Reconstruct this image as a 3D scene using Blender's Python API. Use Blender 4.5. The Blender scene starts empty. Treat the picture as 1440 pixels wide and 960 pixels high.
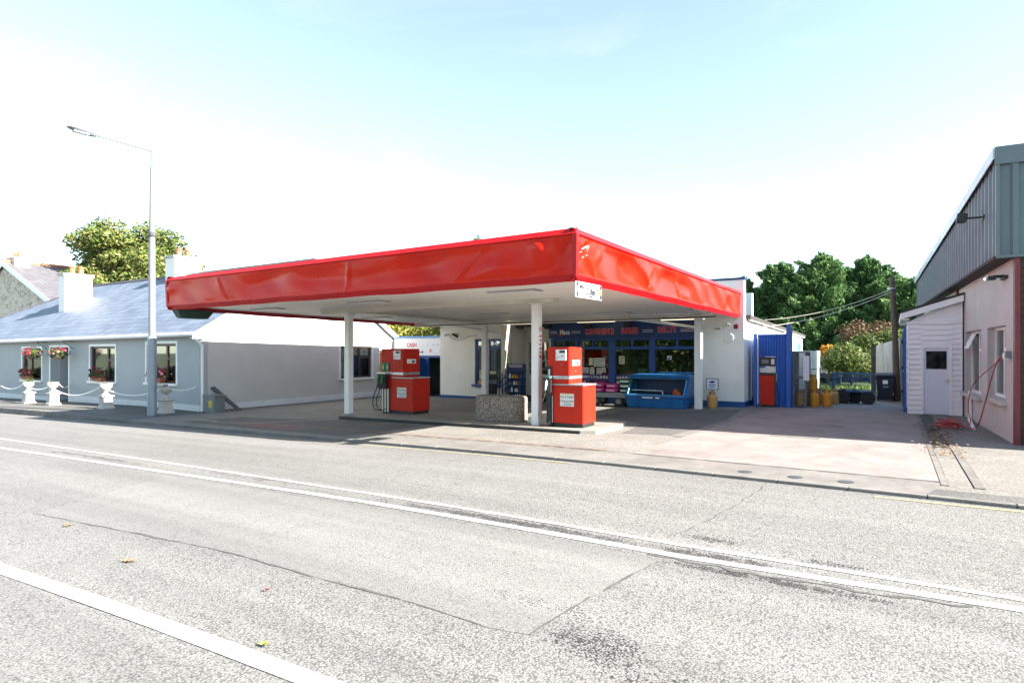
import bpy, bmesh, math, random
from mathutils import Vector, Matrix
R = math.radians
sc = bpy.context.scene
COL = sc.collection

# ------------------------------------------------------------------ helpers
def g(x):                      # road level: falls gently towards the cottage
    t = -5 - x
    if t < -2: return 0.0
    z = -.0195 * ((t + 2) ** 2 / 8 if t < 2 else t)
    return max(z, -1.2)
def F(x):                      # forecourt level
    return .85 * g(x) + .012

class MB:
    """collects shapes in world coordinates; build() links them as one mesh object"""
    def __init__(s, T=None):
        s.v = []; s.f = []; s.m = []; s.mi = 0; s.T = T
    def add(s, vs, fs):
        n = len(s.v)
        if s.T: vs = [s.T(p) for p in vs]
        s.v += [tuple(p) for p in vs]
        for f in fs:
            s.f.append([i + n for i in f]); s.m.append(s.mi)
        return s
    def mat(s, i): s.mi = i; return s
    def box(s, x0, x1, y0, y1, z0, z1):
        if x0 > x1: x0, x1 = x1, x0
        if y0 > y1: y0, y1 = y1, y0
        if z0 > z1: z0, z1 = z1, z0
        return s.add([(x0,y0,z0),(x1,y0,z0),(x1,y1,z0),(x0,y1,z0),(x0,y0,z1),(x1,y0,z1),(x1,y1,z1),(x0,y1,z1)],
              [(0,3,2,1),(4,5,6,7),(0,1,5,4),(1,2,6,5),(2,3,7,6),(3,0,4,7)])
    def hexa(s, p):            # 8 corners, bottom ring then top ring
        return s.add(p, [(0,3,2,1),(4,5,6,7),(0,1,5,4),(1,2,6,5),(2,3,7,6),(3,0,4,7)])
    def poly(s, pts): return s.add(pts, [tuple(range(len(pts)))])
    def prism(s, pts, vec):
        n = len(pts); q = [tuple(p[i] + vec[i] for i in range(3)) for p in pts]
        return s.add(list(pts) + q, [tuple(range(n))[::-1], tuple(range(n, 2*n))] + [(i, (i+1) % n, n + (i+1) % n, n + i) for i in range(n)])
    def tube(s, path, r, n=8, cap=True):
        P = [Vector(p) for p in path]; rr = r if isinstance(r, (list, tuple)) else [r] * len(P)
        vs = []; fs = []; up = None
        for i, p in enumerate(P):
            d = (P[min(i+1, len(P)-1)] - P[max(i-1, 0)]).normalized()
            if up is None: up = Vector((0,0,1)) if abs(d.z) < .9 else Vector((1,0,0))
            a = d.cross(up).normalized(); b = a.cross(d).normalized(); up = b
            for k in range(n):
                t = 2*math.pi*k/n; vs.append(p + rr[i]*(math.cos(t)*a + math.sin(t)*b))
        for i in range(len(P)-1):
            for k in range(n):
                k2 = (k+1) % n; fs.append((i*n+k, i*n+k2, (i+1)*n+k2, (i+1)*n+k))
        if cap: fs.append(tuple(range(n))); fs.append(tuple(range((len(P)-1)*n, len(P)*n))[::-1])
        return s.add(vs, fs)
    def lathe(s, prof, c, n=20, axis='z', sq=0):
        vs = []; fs = []
        for (r, z) in prof:
            for k in range(n):
                t = 2*math.pi*(k+.5)/n; x, y = r*math.cos(t), r*math.sin(t)
                if axis == 'z': vs.append((c[0]+x, c[1]+y, c[2]+z))
                elif axis == 'x': vs.append((c[0]+z, c[1]+x, c[2]+y))
                else: vs.append((c[0]+x, c[1]+z, c[2]+y))
        m = len(prof)
        for i in range(m-1):
            for k in range(n):
                k2 = (k+1) % n; fs.append((i*n+k, i*n+k2, (i+1)*n+k2, (i+1)*n+k))
        fs.append(tuple(range(n))[::-1]); fs.append(tuple(range((m-1)*n, m*n)))
        return s.add(vs, fs)
    def ball(s, c, r, n=10, m=6):
        rx, ry, rz = r if isinstance(r, tuple) else (r, r, r)
        vs = [(c[0], c[1], c[2]-rz)]; fs = []
        for i in range(1, m):
            a = math.pi*i/m
            for k in range(n):
                t = 2*math.pi*k/n; vs.append((c[0]+rx*math.sin(a)*math.cos(t), c[1]+ry*math.sin(a)*math.sin(t), c[2]-rz*math.cos(a)))
        vs.append((c[0], c[1], c[2]+rz)); top = len(vs)-1
        for k in range(n):
            fs.append((0, 1+(k+1) % n, 1+k)); fs.append((top, 1+(m-2)*n+k, 1+(m-2)*n+(k+1) % n))
        for i in range(m-2):
            for k in range(n):
                k2 = (k+1) % n; fs.append((1+i*n+k, 1+i*n+k2, 1+(i+1)*n+k2, 1+(i+1)*n+k))
        return s.add(vs, fs)
    def leaf(s, c, d, w, up):  # rhombus leaf: centre, axis, half width
        c = Vector(c); d = Vector(d); sd = d.cross(up)
        if sd.length < 1e-5: sd = Vector((1,0,0))
        sd = sd.normalized() * w
        return s.add([c - d, c + sd, c + d, c - sd], [(0,1,2,3)])
    def build(s, name, mats, parent=None, bevel=0, smooth=False, loc=None):
        me = bpy.data.meshes.new(name)
        root = parent
        while root is not None and root.parent is not None: root = root.parent
        o0 = Vector(loc) if loc is not None else (root.location.copy() if root is not None else Vector((0,0,0)))
        me.from_pydata([(p[0]-o0.x, p[1]-o0.y, p[2]-o0.z) for p in s.v], [], s.f)
        if not isinstance(mats, (list, tuple)): mats = [mats]
        for m in mats: me.materials.append(m)
        me.polygons.foreach_set('material_index', s.m)
        if smooth: me.polygons.foreach_set('use_smooth', [True]*len(s.f))
        me.update()
        if bevel or not smooth:
            bm = bmesh.new(); bm.from_mesh(me)
            if len(s.f) < 4000: bmesh.ops.recalc_face_normals(bm, faces=bm.faces)
            if bevel:
                es = [e for e in bm.edges if len(e.link_faces) == 2 and e.calc_face_angle(0) > .6]
                bmesh.ops.bevel(bm, geom=es, offset=bevel, segments=2, affect='EDGES', clamp_overlap=True)
            bm.to_mesh(me); bm.free()
        ob = bpy.data.objects.new(name, me); COL.objects.link(ob)
        if parent is not None:
            ob.parent = parent
            if parent is root and parent.type == 'MESH': pass
        else: ob.location = o0
        return ob

def tag(o, label=None, cat=None, group=None, kind=None):
    if label: o['label'] = label
    if cat: o['category'] = cat
    if group: o['group'] = group
    if kind: o['kind'] = kind
    return o
def thing(name, loc, label, cat, group=None):
    o = bpy.data.objects.new(name, None); o.empty_display_size = .2; COL.objects.link(o); o.location = loc
    bpy.context.view_layer.update()
    return tag(o, label, cat, group)
def copy_tree(o, parent=None):
    c = o.copy(); COL.objects.link(c)
    if parent is not None: c.parent = parent
    for ch in list(o.children): copy_tree(ch, c)
    return c
def again(o, loc, label, rz=None):
    c = copy_tree(o); c.location = loc; c['label'] = label
    if rz is not None: c.rotation_euler.z = rz
    return c
def textmesh(body, size, ext=.004, bold=0.0, align='CENTER', spacing=1.0):
    cu = bpy.data.curves.new('lettering', 'FONT'); cu.body = body; cu.size = size; cu.extrude = ext; cu.offset = bold
    cu.align_x = align; cu.space_character = spacing; cu.resolution_u = 3
    ob = bpy.data.objects.new('lettering', cu); COL.objects.link(ob)
    dg = bpy.context.evaluated_depsgraph_get(); dg.update()
    me = bpy.data.meshes.new_from_object(ob.evaluated_get(dg))
    vs = [tuple(v.co) for v in me.vertices]; fs = [tuple(p.vertices) for p in me.polygons]
    bpy.data.objects.remove(ob); bpy.data.curves.remove(cu); bpy.data.meshes.remove(me)
    return vs, fs
def text(mb, body, c, size, face='-y', ext=.004, bold=0.0, align='CENTER', spacing=1.0, sx=1.0):
    vs, fs = textmesh(body, size, ext, bold, align, spacing)
    out = []
    for (x, y, z) in vs:
        x *= sx
        if face == '-y': out.append((c[0]+x, c[1]-z, c[2]+y))
        elif face == '+x': out.append((c[0]+z, c[1]+x, c[2]+y))
        elif face == '-x': out.append((c[0]-z, c[1]-x, c[2]+y))
    mb.add(out, fs); return mb

# ------------------------------------------------------------------ materials
class NT:
    def __init__(s, name):
        s.m = bpy.data.materials.new(name); s.m.use_nodes = True; s.t = s.m.node_tree; s.n = s.t.nodes; s.l = s.t.links
        s.b = s.n['Principled BSDF']; s.co = s.n.new('ShaderNodeTexCoord').outputs['Object']
    def mapping(s, scale=(1,1,1), loc=(0,0,0), rot=(0,0,0)):
        m = s.n.new('ShaderNodeMapping'); m.inputs['Scale'].default_value = scale; m.inputs['Location'].default_value = loc
        m.inputs['Rotation'].default_value = rot; s.l.new(s.co, m.inputs['Vector']); return m.outputs[0]
    def noise(s, scale, detail=4, rough=.55, vec=None, dist=0):
        n = s.n.new('ShaderNodeTexNoise'); n.inputs['Scale'].default_value = scale; n.inputs['Detail'].default_value = detail
        n.inputs['Roughness'].default_value = rough; n.inputs['Distortion'].default_value = dist
        s.l.new(vec if vec is not None else s.co, n.inputs['Vector']); return n.outputs['Fac']
    def voro(s, scale, feature='F1', vec=None, out='Distance', rnd=1):
        n = s.n.new('ShaderNodeTexVoronoi'); n.feature = feature; n.inputs['Scale'].default_value = scale; n.inputs['Randomness'].default_value = rnd
        s.l.new(vec if vec is not None else s.co, n.inputs['Vector']); return n.outputs[out]
    def wave(s, scale, axis='X', prof='SIN', vec=None, dist=0):
        n = s.n.new('ShaderNodeTexWave'); n.bands_direction = axis; n.wave_profile = prof; n.inputs['Scale'].default_value = scale
        n.inputs['Distortion'].default_value = dist
        s.l.new(vec if vec is not None else s.co, n.inputs['Vector']); return n.outputs['Fac']
    def ramp(s, fac, stops, interp='LINEAR'):
        r = s.n.new('ShaderNodeValToRGB'); e = r.color_ramp; e.interpolation = interp
        while len(e.elements) < len(stops): e.elements.new(.5)
        for el, (p, c) in zip(e.elements, stops):
            el.position = p; el.color = (c, c, c, 1) if not isinstance(c, tuple) else (*c, 1)
        s.l.new(fac, r.inputs[0]); return r.outputs[0]
    def mix(s, fac, a, b, mode='MIX'):
        n = s.n.new('ShaderNodeMix'); n.data_type = 'RGBA'; n.blend_type = mode
        for ii, v in ((0, fac), (6, a), (7, b)):
            inp = n.inputs[ii]
            if isinstance(v, (int, float)): inp.default_value = v if ii == 0 else (v, v, v, 1)
            elif isinstance(v, tuple): inp.default_value = (*v, 1)
            else: s.l.new(v, inp)
        return n.outputs[2]
    def math(s, op, a, b=0.0, clamp=False):
        n = s.n.new('ShaderNodeMath'); n.operation = op; n.use_clamp = clamp
        for inp, v in ((n.inputs[0], a), (n.inputs[1], b)):
            if isinstance(v, (int, float)): inp.default_value = v
            else: s.l.new(v, inp)
        return n.outputs[0]
    def bump(s, h, strength=.3, dist=.01):
        b = s.n.new('ShaderNodeBump'); b.inputs['Strength'].default_value = strength; b.inputs['Distance'].default_value = dist
        s.l.new(h, b.inputs['Height']); s.l.new(b.outputs[0], s.b.inputs['Normal']); return b
    def set(s, col=None, rough=None, metal=None, spec=None):
        for k, v in (('Base Color', col), ('Roughness', rough), ('Metallic', metal), ('Specular IOR Level', spec)):
            if v is None: continue
            if isinstance(v, tuple): s.b.inputs[k].default_value = (*v, 1)
            elif isinstance(v, (int, float)): s.b.inputs[k].default_value = v
            else: s.l.new(v, s.b.inputs[k])
        return s.m
def mat(name, col, rough=.6, var=.12, vs=2.5, bump=0, bs=80, bd=.004, metal=0, spec=.5, dirt=None, stain=None):
    n = NT(name)
    dark = tuple(c*(1-var) for c in col); light = tuple(min(1, c*(1+var*.6)) for c in col)
    c = n.ramp(n.noise(vs, 6, .65), [(.3, dark), (.7, light)])
    if dirt:                    # (colour, amount, scale): blotches
        f = n.ramp(n.noise(dirt[2], 8, .7, dist=.4), [(.62 - .3*dirt[1], 0.0), (.85, min(1, dirt[1]*1.6))])
        c = n.mix(f, c, dirt[0])
    if stain:                   # (colour, amount): streaks running down
        f = n.ramp(n.noise(1, 6, .7, n.mapping((6, 6, .5))), [(.5, 0.0), (.8, stain[1])])
        c = n.mix(f, c, stain[0])
    r = n.ramp(n.noise(vs*2.3, 4), [(.3, max(0, rough-.08)), (.7, min(1, rough+.1))])
    n.set(c, r, metal, spec)
    if bump: n.bump(n.noise(bs, 5, .6), bump, bd)
    return n.m
SUN_S, SKY_S, EXPO = 5.0, .074, 2.36
# ---- ground
def road_material(name, cs, dots):
    n = NT(name)
    v = n.voro(cs); c = n.voro(cs, out='Color')
    sep = n.n.new('ShaderNodeSeparateColor'); n.l.new(c, sep.inputs[0])
    chip = n.ramp(sep.outputs[0], [(0, (.135,.132,.130)), (.2, (.170,.167,.164)), (.7, (.196,.192,.188)), (1, (.235,.23,.226))])
    big = n.noise(.35, 5, .6, n.mapping((.5, 1, 1)), .5)
    gap_lo = n.ramp(big, [(.35, .46 if dots else .55), (.65, .58 if dots else .64)])
    gap = n.math('SUBTRACT', v, gap_lo)
    gapf = n.ramp(n.math('MULTIPLY', gap, 5.0), [(.05, 0.0), (.55, 1.0)])
    fine = n.noise(9, 8, .8)
    worn = n.ramp(fine, [(.46, 0.0), (.62, .55)])
    col = n.mix(gapf, chip, (.088,.086,.084))
    col = n.mix(worn, col, n.mix(.5, chip, (.185,.181,.177)))
    # worn bare spots of their own shape (centre x, y, radius x, radius y, strength)
    sx = n.n.new('ShaderNodeSeparateXYZ'); n.l.new(n.co, sx.inputs[0])
    wob = n.math('SUBTRACT', n.noise(3.2, 8, .8), .5)
    tot = None
    for (x, y, rx, ry, k) in ((-3.6,5.62,2.4,.13,1), (-1.35,5.6,.75,.15,1), (-1.55,6.1,.45,.14,.9), (-.9,5.28,1.2,.1,1), (-.45,5.95,.35,.13,.85), (-8.5,5.72,2.0,.12,.7),
                              (-1.6,3.55,.42,.3,.8), (-2.2,3.9,.7,.16,.55), (-1.05,3.3,.5,.2,.6), (-6.2,6.5,1.4,.22,.35), (-3.9,6.7,1.3,.2,.4), (-12.5,5.6,2.0,.1,.6)):
        a = n.math('MULTIPLY', n.math('SUBTRACT', sx.outputs[0], x), 1/rx); b = n.math('MULTIPLY', n.math('SUBTRACT', sx.outputs[1], y), 1/ry)
        d = n.math('ADD', n.math('MULTIPLY', a, a), n.math('MULTIPLY', b, b))
        d = n.math('ADD', d, n.math('MULTIPLY', wob, 3.2))
        f = n.math('MULTIPLY', n.math('SUBTRACT', 1.0, d, True), k)
        tot = f if tot is None else n.math('MAXIMUM', tot, f)
    spk = n.math('ADD', n.math('MULTIPLY', n.noise(12, 6, .85), 1.3), n.math('MULTIPLY', v, 1.1))
    hole = n.ramp(n.math('MULTIPLY', n.math('ADD', n.math('MULTIPLY', tot, .85), spk), .5), [(.83, 0.0), (.97, 1.0)])
    col = n.mix(n.math('MULTIPLY', hole, .9), col, (.03,.029,.03))
    # long faint tracks
    tr = n.ramp(n.noise(1, 5, .6, n.mapping((.06, 1.6, 1))), [(.35, .86), (.65, 1.12)])
    col = n.mix(1.0, col, tr, 'MULTIPLY')
    n.set(col, .8, 0, .3)
    n.bump(n.math('MULTIPLY', v, -1.0), .55 if dots else .3, .006)
    return n.m
def tarmac(name, lo, hi, chips=60, rough=.85, patch=.5):
    n = NT(name)
    v = n.voro(chips); c = n.voro(chips, out='Color')
    sep = n.n.new('ShaderNodeSeparateColor'); n.l.new(c, sep.inputs[0])
    chip = n.ramp(sep.outputs[0], [(0, tuple(a*.75 for a in lo)), (1, hi)])
    f = n.ramp(n.noise(.8, 7, .65, dist=.6), [(.35, 0.0), (.68, patch)])
    col = n.mix(f, chip, tuple(a*.62 for a in lo))
    f2 = n.ramp(n.noise(3.1, 7, .7), [(.55, 0.0), (.8, .45)])
    col = n.mix(f2, col, tuple(a*1.2 for a in hi))
    n.set(col, rough, 0, .3); n.bump(n.noise(chips*1.4, 4), .5, .005)
    return n.m
def concrete(name, lo, hi, joints=None):
    n = NT(name)
    col = n.ramp(n.noise(1.3, 9, .72, dist=.5), [(.3, lo), (.7, hi)])
    f = n.ramp(n.noise(4.5, 9, .8), [(.54, 0.0), (.74, .65)])
    col = n.mix(f, col, tuple(a*.55 for a in lo))
    f = n.ramp(n.noise(.5, 6, .7, n.mapping((1, .4, 1), (3,5,0))), [(.5, 0.0), (.7, .5)])
    col = n.mix(f, col, tuple(a*.7 for a in lo))
    f = n.ramp(n.noise(60, 3), [(.4, .85), (.6, 1.08)]); col = n.mix(1.0, col, f, 'MULTIPLY')
    n.set(col, .8, 0, .3); n.bump(n.noise(45, 6, .7), .35, .004)
    return n.m
def paint_line(name, col, keep=.5):
    n = NT(name)
    w = n.ramp(n.math('ADD', n.math('MULTIPLY', n.noise(14, 9, .8), .6), n.math('MULTIPLY', n.noise(1.3, 4, .6), .4)), [(keep-.12, 0.0), (keep+.04, 1.0)])
    ch = n.ramp(n.voro(66), [(.3, 1.0), (.7, .4)])
    f = n.math('MULTIPLY', w, ch)
    n.set(n.mix(f, (.18,.176,.172), col), .7, 0, .3); n.bump(n.voro(42), .4, .004)
    return n.m
M = {}
M['road'] = road_material('chip_seal_road', 66, True)
M['road_smooth'] = road_material('smooth_chip_seal', 95, False)
M['forecourt'] = tarmac('forecourt_tarmac', (.155,.146,.135), (.265,.253,.236), 55)
M['tarmac_dark_shade'] = tarmac('dark_tarmac_and_shade', (.09,.088,.086), (.16,.156,.152), 60)  # kerbside tarmac patch, and the painted shadows of shed and canopy
M['pavement'] = tarmac('pavement_tarmac', (.10,.098,.095), (.19,.185,.18), 70)
M['slab'] = concrete('drive_concrete', (.175,.155,.150), (.27,.242,.23))
M['apron'] = concrete('apron_concrete', (.125,.117,.112), (.21,.197,.187))
M['kerb'] = concrete('kerb_concrete', (.14,.133,.127), (.225,.216,.205))
M['island'] = concrete('island_concrete', (.19,.178,.162), (.30,.285,.262))
M['wetpad'] = concrete('wash_pad', (.16,.185,.20), (.26,.29,.31))
M['line'] = paint_line('white_line', (.52,.52,.515), .50)
M['line2'] = paint_line('worn_white_line', (.50,.50,.495), .51)
M['yellow'] = paint_line('yellow_line', (.48,.40,.16), .5)
M['faded'] = paint_line('faded_yellow_line', (.45,.38,.17), .5)
M['ground'] = mat('earth', (.11,.12,.06), .9, .35, .8, .5, 12, .03)
M['grass'] = mat('grass', (.10,.16,.04), .9, .4, 3, .6, 40, .03)
M['crack'] = mat('crack_tar', (.085,.083,.08), .8, .4, 5)
# ---- walls
M['white_wall'] = mat('white_render', (.80,.795,.77), .8, .05, 1.5, .35, 90, .004, stain=((.55,.53,.48), .25))
M['white_wall2'] = mat('white_render_lit', (.80,.80,.78), .8, .05, 1.5, .3, 90, .004, stain=((.6,.58,.54), .2))  # slightly whiter copy of the render for sunlit walls, light put into colour
M['cot_wall'] = mat('grey_blue_render', (.40,.43,.445), .85, .06, 1.2, .3, 70, .004, stain=((.36,.38,.39), .3))
M['gable_wall'] = mat('grey_render', (.55,.55,.53), .85, .06, 1.2, .35, 60, .005, stain=((.42,.42,.40), .18))
M['plinth_w'] = mat('white_plinth', (.72,.74,.75), .8, .08, 2, .2, 60, dirt=((.4,.4,.38), .4, 2.0))
M['pink_wall'] = mat('pink_render', (.48,.46,.445), .85, .08, 1.2, .35, 60, .005, dirt=((.42,.40,.37), .55, .9), stain=((.40,.37,.35), .5))
M['white_paint'] = mat('white_paint', (.80,.81,.82), .4, .04, 3, dirt=((.5,.49,.46), .25, 3.0))
M['white_upvc'] = mat('white_upvc', (.82,.83,.85), .35, .03, 3)
M['cream'] = mat('cream_paint', (.72,.69,.60), .55, .08, 3, dirt=((.4,.36,.3), .35, 4))
M['brown'] = mat('brown_frame', (.055,.028,.02), .45, .25, 4)
M['blue'] = mat('blue_paint', (.010,.075,.28), .42, .25, 2.5, dirt=((.05,.08,.2), .3, 4))
M['blue_dark'] = mat('dark_blue_paint', (.006,.038,.145), .45, .25, 3)
M['blue_corr'] = mat('blue_corrugated_sheet', (.012,.105,.46), .4, .15, 1.6, dirt=((.02,.06,.22), .3, 2.0))
M['blue_bin'] = mat('blue_plastic', (.012,.13,.36), .32, .22, 2, dirt=((.02,.07,.16), .4, 3.0))
M['blue_bin_shade'] = mat('blue_plastic_shade', (.008,.045,.12), .5, .3, 2)  # bin blue darkened for the inside, its shade put into the colour
def concrete_wall():
    n = NT('stained_concrete_wall')
    col = n.ramp(n.noise(1.0, 8, .7), [(.3, (.40,.39,.36)), (.7, (.55,.54,.50))])
    f = n.ramp(n.noise(1, 7, .7, n.mapping((3, 3, .35))), [(.48, 0.0), (.7, .75)]); col = n.mix(f, col, (.2,.19,.17))
    n.set(col, .9); n.bump(n.noise(40, 6), .4, .006); return n.m
M['conc_wall'] = concrete_wall()
def slate(name, c0, c1, sx, sy):
    n = NT(name)
    b = n.n.new('ShaderNodeTexBrick'); b.offset = .5; b.inputs['Scale'].default_value = 1; b.inputs['Mortar Size'].default_value = .012
    b.inputs['Brick Width'].default_value = sx; b.inputs['Row Height'].default_value = sy; b.inputs['Bias'].default_value = 0
    b.inputs['Color1'].default_value = (*c0, 1); b.inputs['Color2'].default_value = (*c1, 1); b.inputs['Mortar'].default_value = tuple(v*.35 for v in c0) + (1,)
    n.l.new(n.mapping((1, 1, 0)), b.inputs['Vector'])
    col = n.mix(n.ramp(n.noise(.6, 6, .7), [(.35, 0.0), (.7, .45)]), b.outputs[0], tuple(v*1.25 for v in c1))
    n.set(col, .55, 0, .3); n.bump(b.outputs[1], .8, -.015); return n.m
M['slate'] = slate('blue_slate', (.09,.115,.165), (.15,.178,.235), .5, .30)
M['slate2'] = slate('pale_slate', (.085,.082,.095), (.125,.12,.135), .45, .3)
def stone():
    n = NT('rubble_stone')
    c = n.voro(2.6, out='Color', vec=n.mapping((1,1,1.8))); e = n.voro(2.6, 'DISTANCE_TO_EDGE', vec=n.mapping((1,1,1.8)))
    sep = n.n.new('ShaderNodeSeparateColor'); n.l.new(c, sep.inputs[0])
    col = n.ramp(sep.outputs[0], [(0, (.33,.27,.21)), (.5, (.50,.45,.38)), (1, (.60,.56,.50))])
    col = n.mix(n.ramp(e, [(.02, 1.0), (.09, 0.0)]), col, (.52,.49,.44))
    n.set(col, .9); n.bump(e, .5, .03); return n.m
M['stone'] = stone()
M['tile'] = mat('clay_ridge_tile', (.42,.17,.09), .8, .3, 4, .3, 30)
M['terracotta'] = mat('terracotta', (.40,.14,.075), .7, .2, 5, .2, 50)
# ---- metal, plastic, glass
def red_gloss(name, col, spots):
    n = NT(name)
    f = n.ramp(n.noise(1.2, 7, .7), [(.35, 0.0), (.7, 1.0)]); c = n.mix(f, col, tuple(v*.82 for v in col))
    f = n.ramp(n.noise(6, 9, .8), [(.66, 0.0), (.76, spots)]); c = n.mix(f, c, (.60,.22,.20))
    n.set(c, n.ramp(n.noise(3, 5), [(.3, .25), (.7, .36)]), 0, .2); n.bump(n.noise(2.2, 3, .5), .25, .02); return n.m
M['red_fascia'] = red_gloss('glossy_red_fascia', (.56,.015,.004), .12)
M['red_lip'] = red_gloss('red_fascia_edge', (.42,.009,.012), .1)
M['red_pump'] = mat('red_pump_paint', (.50,.022,.009), .42, .1, 2, spec=.25, dirt=((.34,.016,.008), .4, 3.0), stain=((.26,.02,.012), .4))
M['red_dark'] = mat('red_trim', (.15,.018,.025), .5, .2, 3)
M['orange'] = mat('orange_panel', (.62,.20,.05), .5, .1, 3)
def soffit():
    n = NT('soffit_boards')
    col = n.ramp(n.noise(.9, 7, .7, n.mapping((.4, 1.5, 1))), [(.3, (.78,.76,.69)), (.7, (.88,.865,.81))])
    w = n.wave(1.05, 'Y'); col = n.mix(n.ramp(w, [(0.0, .55), (.05, 0.0)]), col, (.3,.28,.25))
    f = n.ramp(n.noise(2.4, 8, .75, dist=.6), [(.6, 0.0), (.8, .5)]); col = n.mix(f, col, (.40,.36,.30))
    n.set(col, .5, 0, .4); return n.m
M['soffit'] = soffit()
M['beam'] = mat('beam_paint', (.62,.61,.54), .5, .1, 2, dirt=((.4,.36,.28), .35, 3))
M['black'] = mat('black_plastic', (.018,.018,.02), .45, .3, 5)
M['rubber'] = mat('rubber', (.022,.022,.023), .8, .3, 8, .3, 60)
M['dark_green'] = mat('dark_green_paint', (.012,.045,.04), .5, .25, 4)
M['green'] = mat('green_nozzle', (.03,.20,.08), .45, .2, 5)
M['steel'] = mat('galvanised_steel', (.42,.45,.48), .45, .15, 6, metal=.6, dirt=((.3,.3,.3), .3, 6))
M['steel_lamp'] = mat('lamp_post_steel', (.19,.20,.235), .55, .12, 5, metal=.2, dirt=((.15,.16,.18), .35, 5))
M['silver'] = mat('silver_strip', (.55,.56,.58), .3, .1, 6, metal=.8)
M['grey'] = mat('grey_cabinet_paint', (.16,.18,.20), .5, .12, 3, dirt=((.1,.1,.1), .3, 4))
M['grey_dark'] = mat('dark_grey_paint', (.05,.055,.06), .5, .2, 4)
M['white_plastic'] = mat('white_plastic', (.75,.76,.75), .45, .06, 5)
M['paper'] = mat('paper', (.66,.68,.64), .8, .08, 6)
M['paper2'] = mat('yellowed_paper', (.62,.60,.44), .8, .1, 6)
M['sign_white'] = mat('sign_white', (.78,.80,.84), .5, .05, 4, dirt=((.55,.58,.66), .35, 3))
M['ink'] = mat('dark_ink', (.02,.025,.04), .7)
M['ink_blue'] = mat('blue_ink', (.03,.08,.3), .7)
M['ink_red'] = mat('red_ink', (.55,.02,.03), .6)
M['ink_yellow'] = mat('yellow_ink', (.75,.55,.05), .6)
M['gas_yellow'] = mat('gas_bottle_paint', (.62,.26,.02), .45, .18, 5, dirt=((.36,.14,.03), .4, 6))
M['gas_tan'] = mat('weathered_gas_bottle_paint', (.50,.27,.08), .5, .2, 6, dirt=((.3,.15,.06), .45, 7))
def aggregate():
    n = NT('exposed_aggregate'); c = n.voro(52, out='Color'); v = n.voro(52)
    sep = n.n.new('ShaderNodeSeparateColor'); n.l.new(c, sep.inputs[0])
    col = n.ramp(sep.outputs[0], [(0, (.09,.065,.05)), (.4, (.26,.21,.165)), (.75, (.42,.36,.29)), (1, (.6,.56,.5))])
    col = n.mix(n.ramp(v, [(.35, 0.0), (.6, .8)]), col, (.10,.085,.07))
    n.set(col, .75); n.bump(n.math('MULTIPLY', v, -1.0), .8, .012); return n.m
M['aggregate'] = aggregate()
M['urn'] = mat('painted_stone', (.50,.485,.45), .85, .12, 3, .4, 50, .006, dirt=((.3,.29,.26), .5, 4))
M['soil'] = mat('soil', (.045,.03,.02), .95, .4, 8, .6, 30, .02)
M['timber'] = mat('weathered_timber', (.10,.075,.06), .85, .35, 4, .4, 30, stain=((.05,.04,.03), .6))
M['clad'] = mat('teal_cladding', (.105,.140,.162), .45, .12, .8, dirt=((.10,.15,.16), .35, 1.2), stain=((.09,.13,.14), .4))
M['clad_side'] = mat('grey_teal_cladding', (.115,.135,.165), .45, .12, .8, dirt=((.10,.12,.14), .35, 1.2))
M['flash'] = mat('white_flashing', (.62,.68,.78), .35, .06, 2)
def weatherboard():
    n = NT('white_weatherboard'); n.set(n.ramp(n.noise(2, 6), [(.3, (.76,.755,.79)), (.7, (.84,.835,.86))]), .4); return n.m
M['board'] = weatherboard()
M['door_w'] = mat('white_door', (.72,.75,.84), .45, .05, 2, dirt=((.55,.57,.62), .3, 2))
M['felt'] = mat('roof_felt', (.045,.04,.04), .9, .3, 3, .4, 30)
M['red_door'] = mat('rust_red_door', (.045,.013,.009), .55, .4, 1.5, dirt=((.04,.02,.015), .5, 1.0))
M['hose'] = mat('red_rubber_hose', (.42,.03,.035), .5, .2, 6)
M['mesh_metal'] = mat('mesh_wire', (.16,.17,.18), .5, .15, 6, metal=.5)
M['cart_blue'] = mat('cart_blue_paint', (.03,.10,.22), .5, .2, 4)
M['bin_navy'] = mat('navy_bin_plastic', (.012,.018,.04), .5, .25, 3)
def emis(name, col, s):
    m = bpy.data.materials.new(name); m.use_nodes = True; b = m.node_tree.nodes['Principled BSDF']
    b.inputs['Base Color'].default_value = (*col, 1); b.inputs['Emission Color'].default_value = (*col, 1); b.inputs['Emission Strength'].default_value = s; return m
M['tube'] = emis('fluorescent_tube', (1, .88, .60), .42)
M['lens_lit'] = emis('lit_lens', (1, .95, .85), .25)
def glass(name, tint=(.9,.95,.95), r=.02, refl=1.0):
    m = bpy.data.materials.new(name); m.use_nodes = True; t = m.node_tree; t.nodes.clear()
    o = t.nodes.new('ShaderNodeOutputMaterial'); mx = t.nodes.new('ShaderNodeMixShader'); tr = t.nodes.new('ShaderNodeBsdfTransparent'); gl = t.nodes.new('ShaderNodeBsdfGlossy')
    fr = t.nodes.new('ShaderNodeFresnel'); fr.inputs[0].default_value = 1.5
    mm = t.nodes.new('ShaderNodeMath'); mm.operation = 'MULTIPLY_ADD'; mm.inputs[1].default_value = .9; mm.inputs[2].default_value = .05*refl
    tr.inputs[0].default_value = (*tint, 1); gl.inputs[0].default_value = (1,1,1,1); gl.inputs['Roughness'].default_value = r
    t.links.new(fr.outputs[0], mm.inputs[0]); t.links.new(mm.outputs[0], mx.inputs[0]); t.links.new(tr.outputs[0], mx.inputs[1]); t.links.new(gl.outputs[0], mx.inputs[2]); t.links.new(mx.outputs[0], o.inputs[0])
    return m
M['glass'] = glass('window_glass')
M['glass_shop'] = glass('shop_glass', (.75,.8,.8), .015, 2.2)
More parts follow.
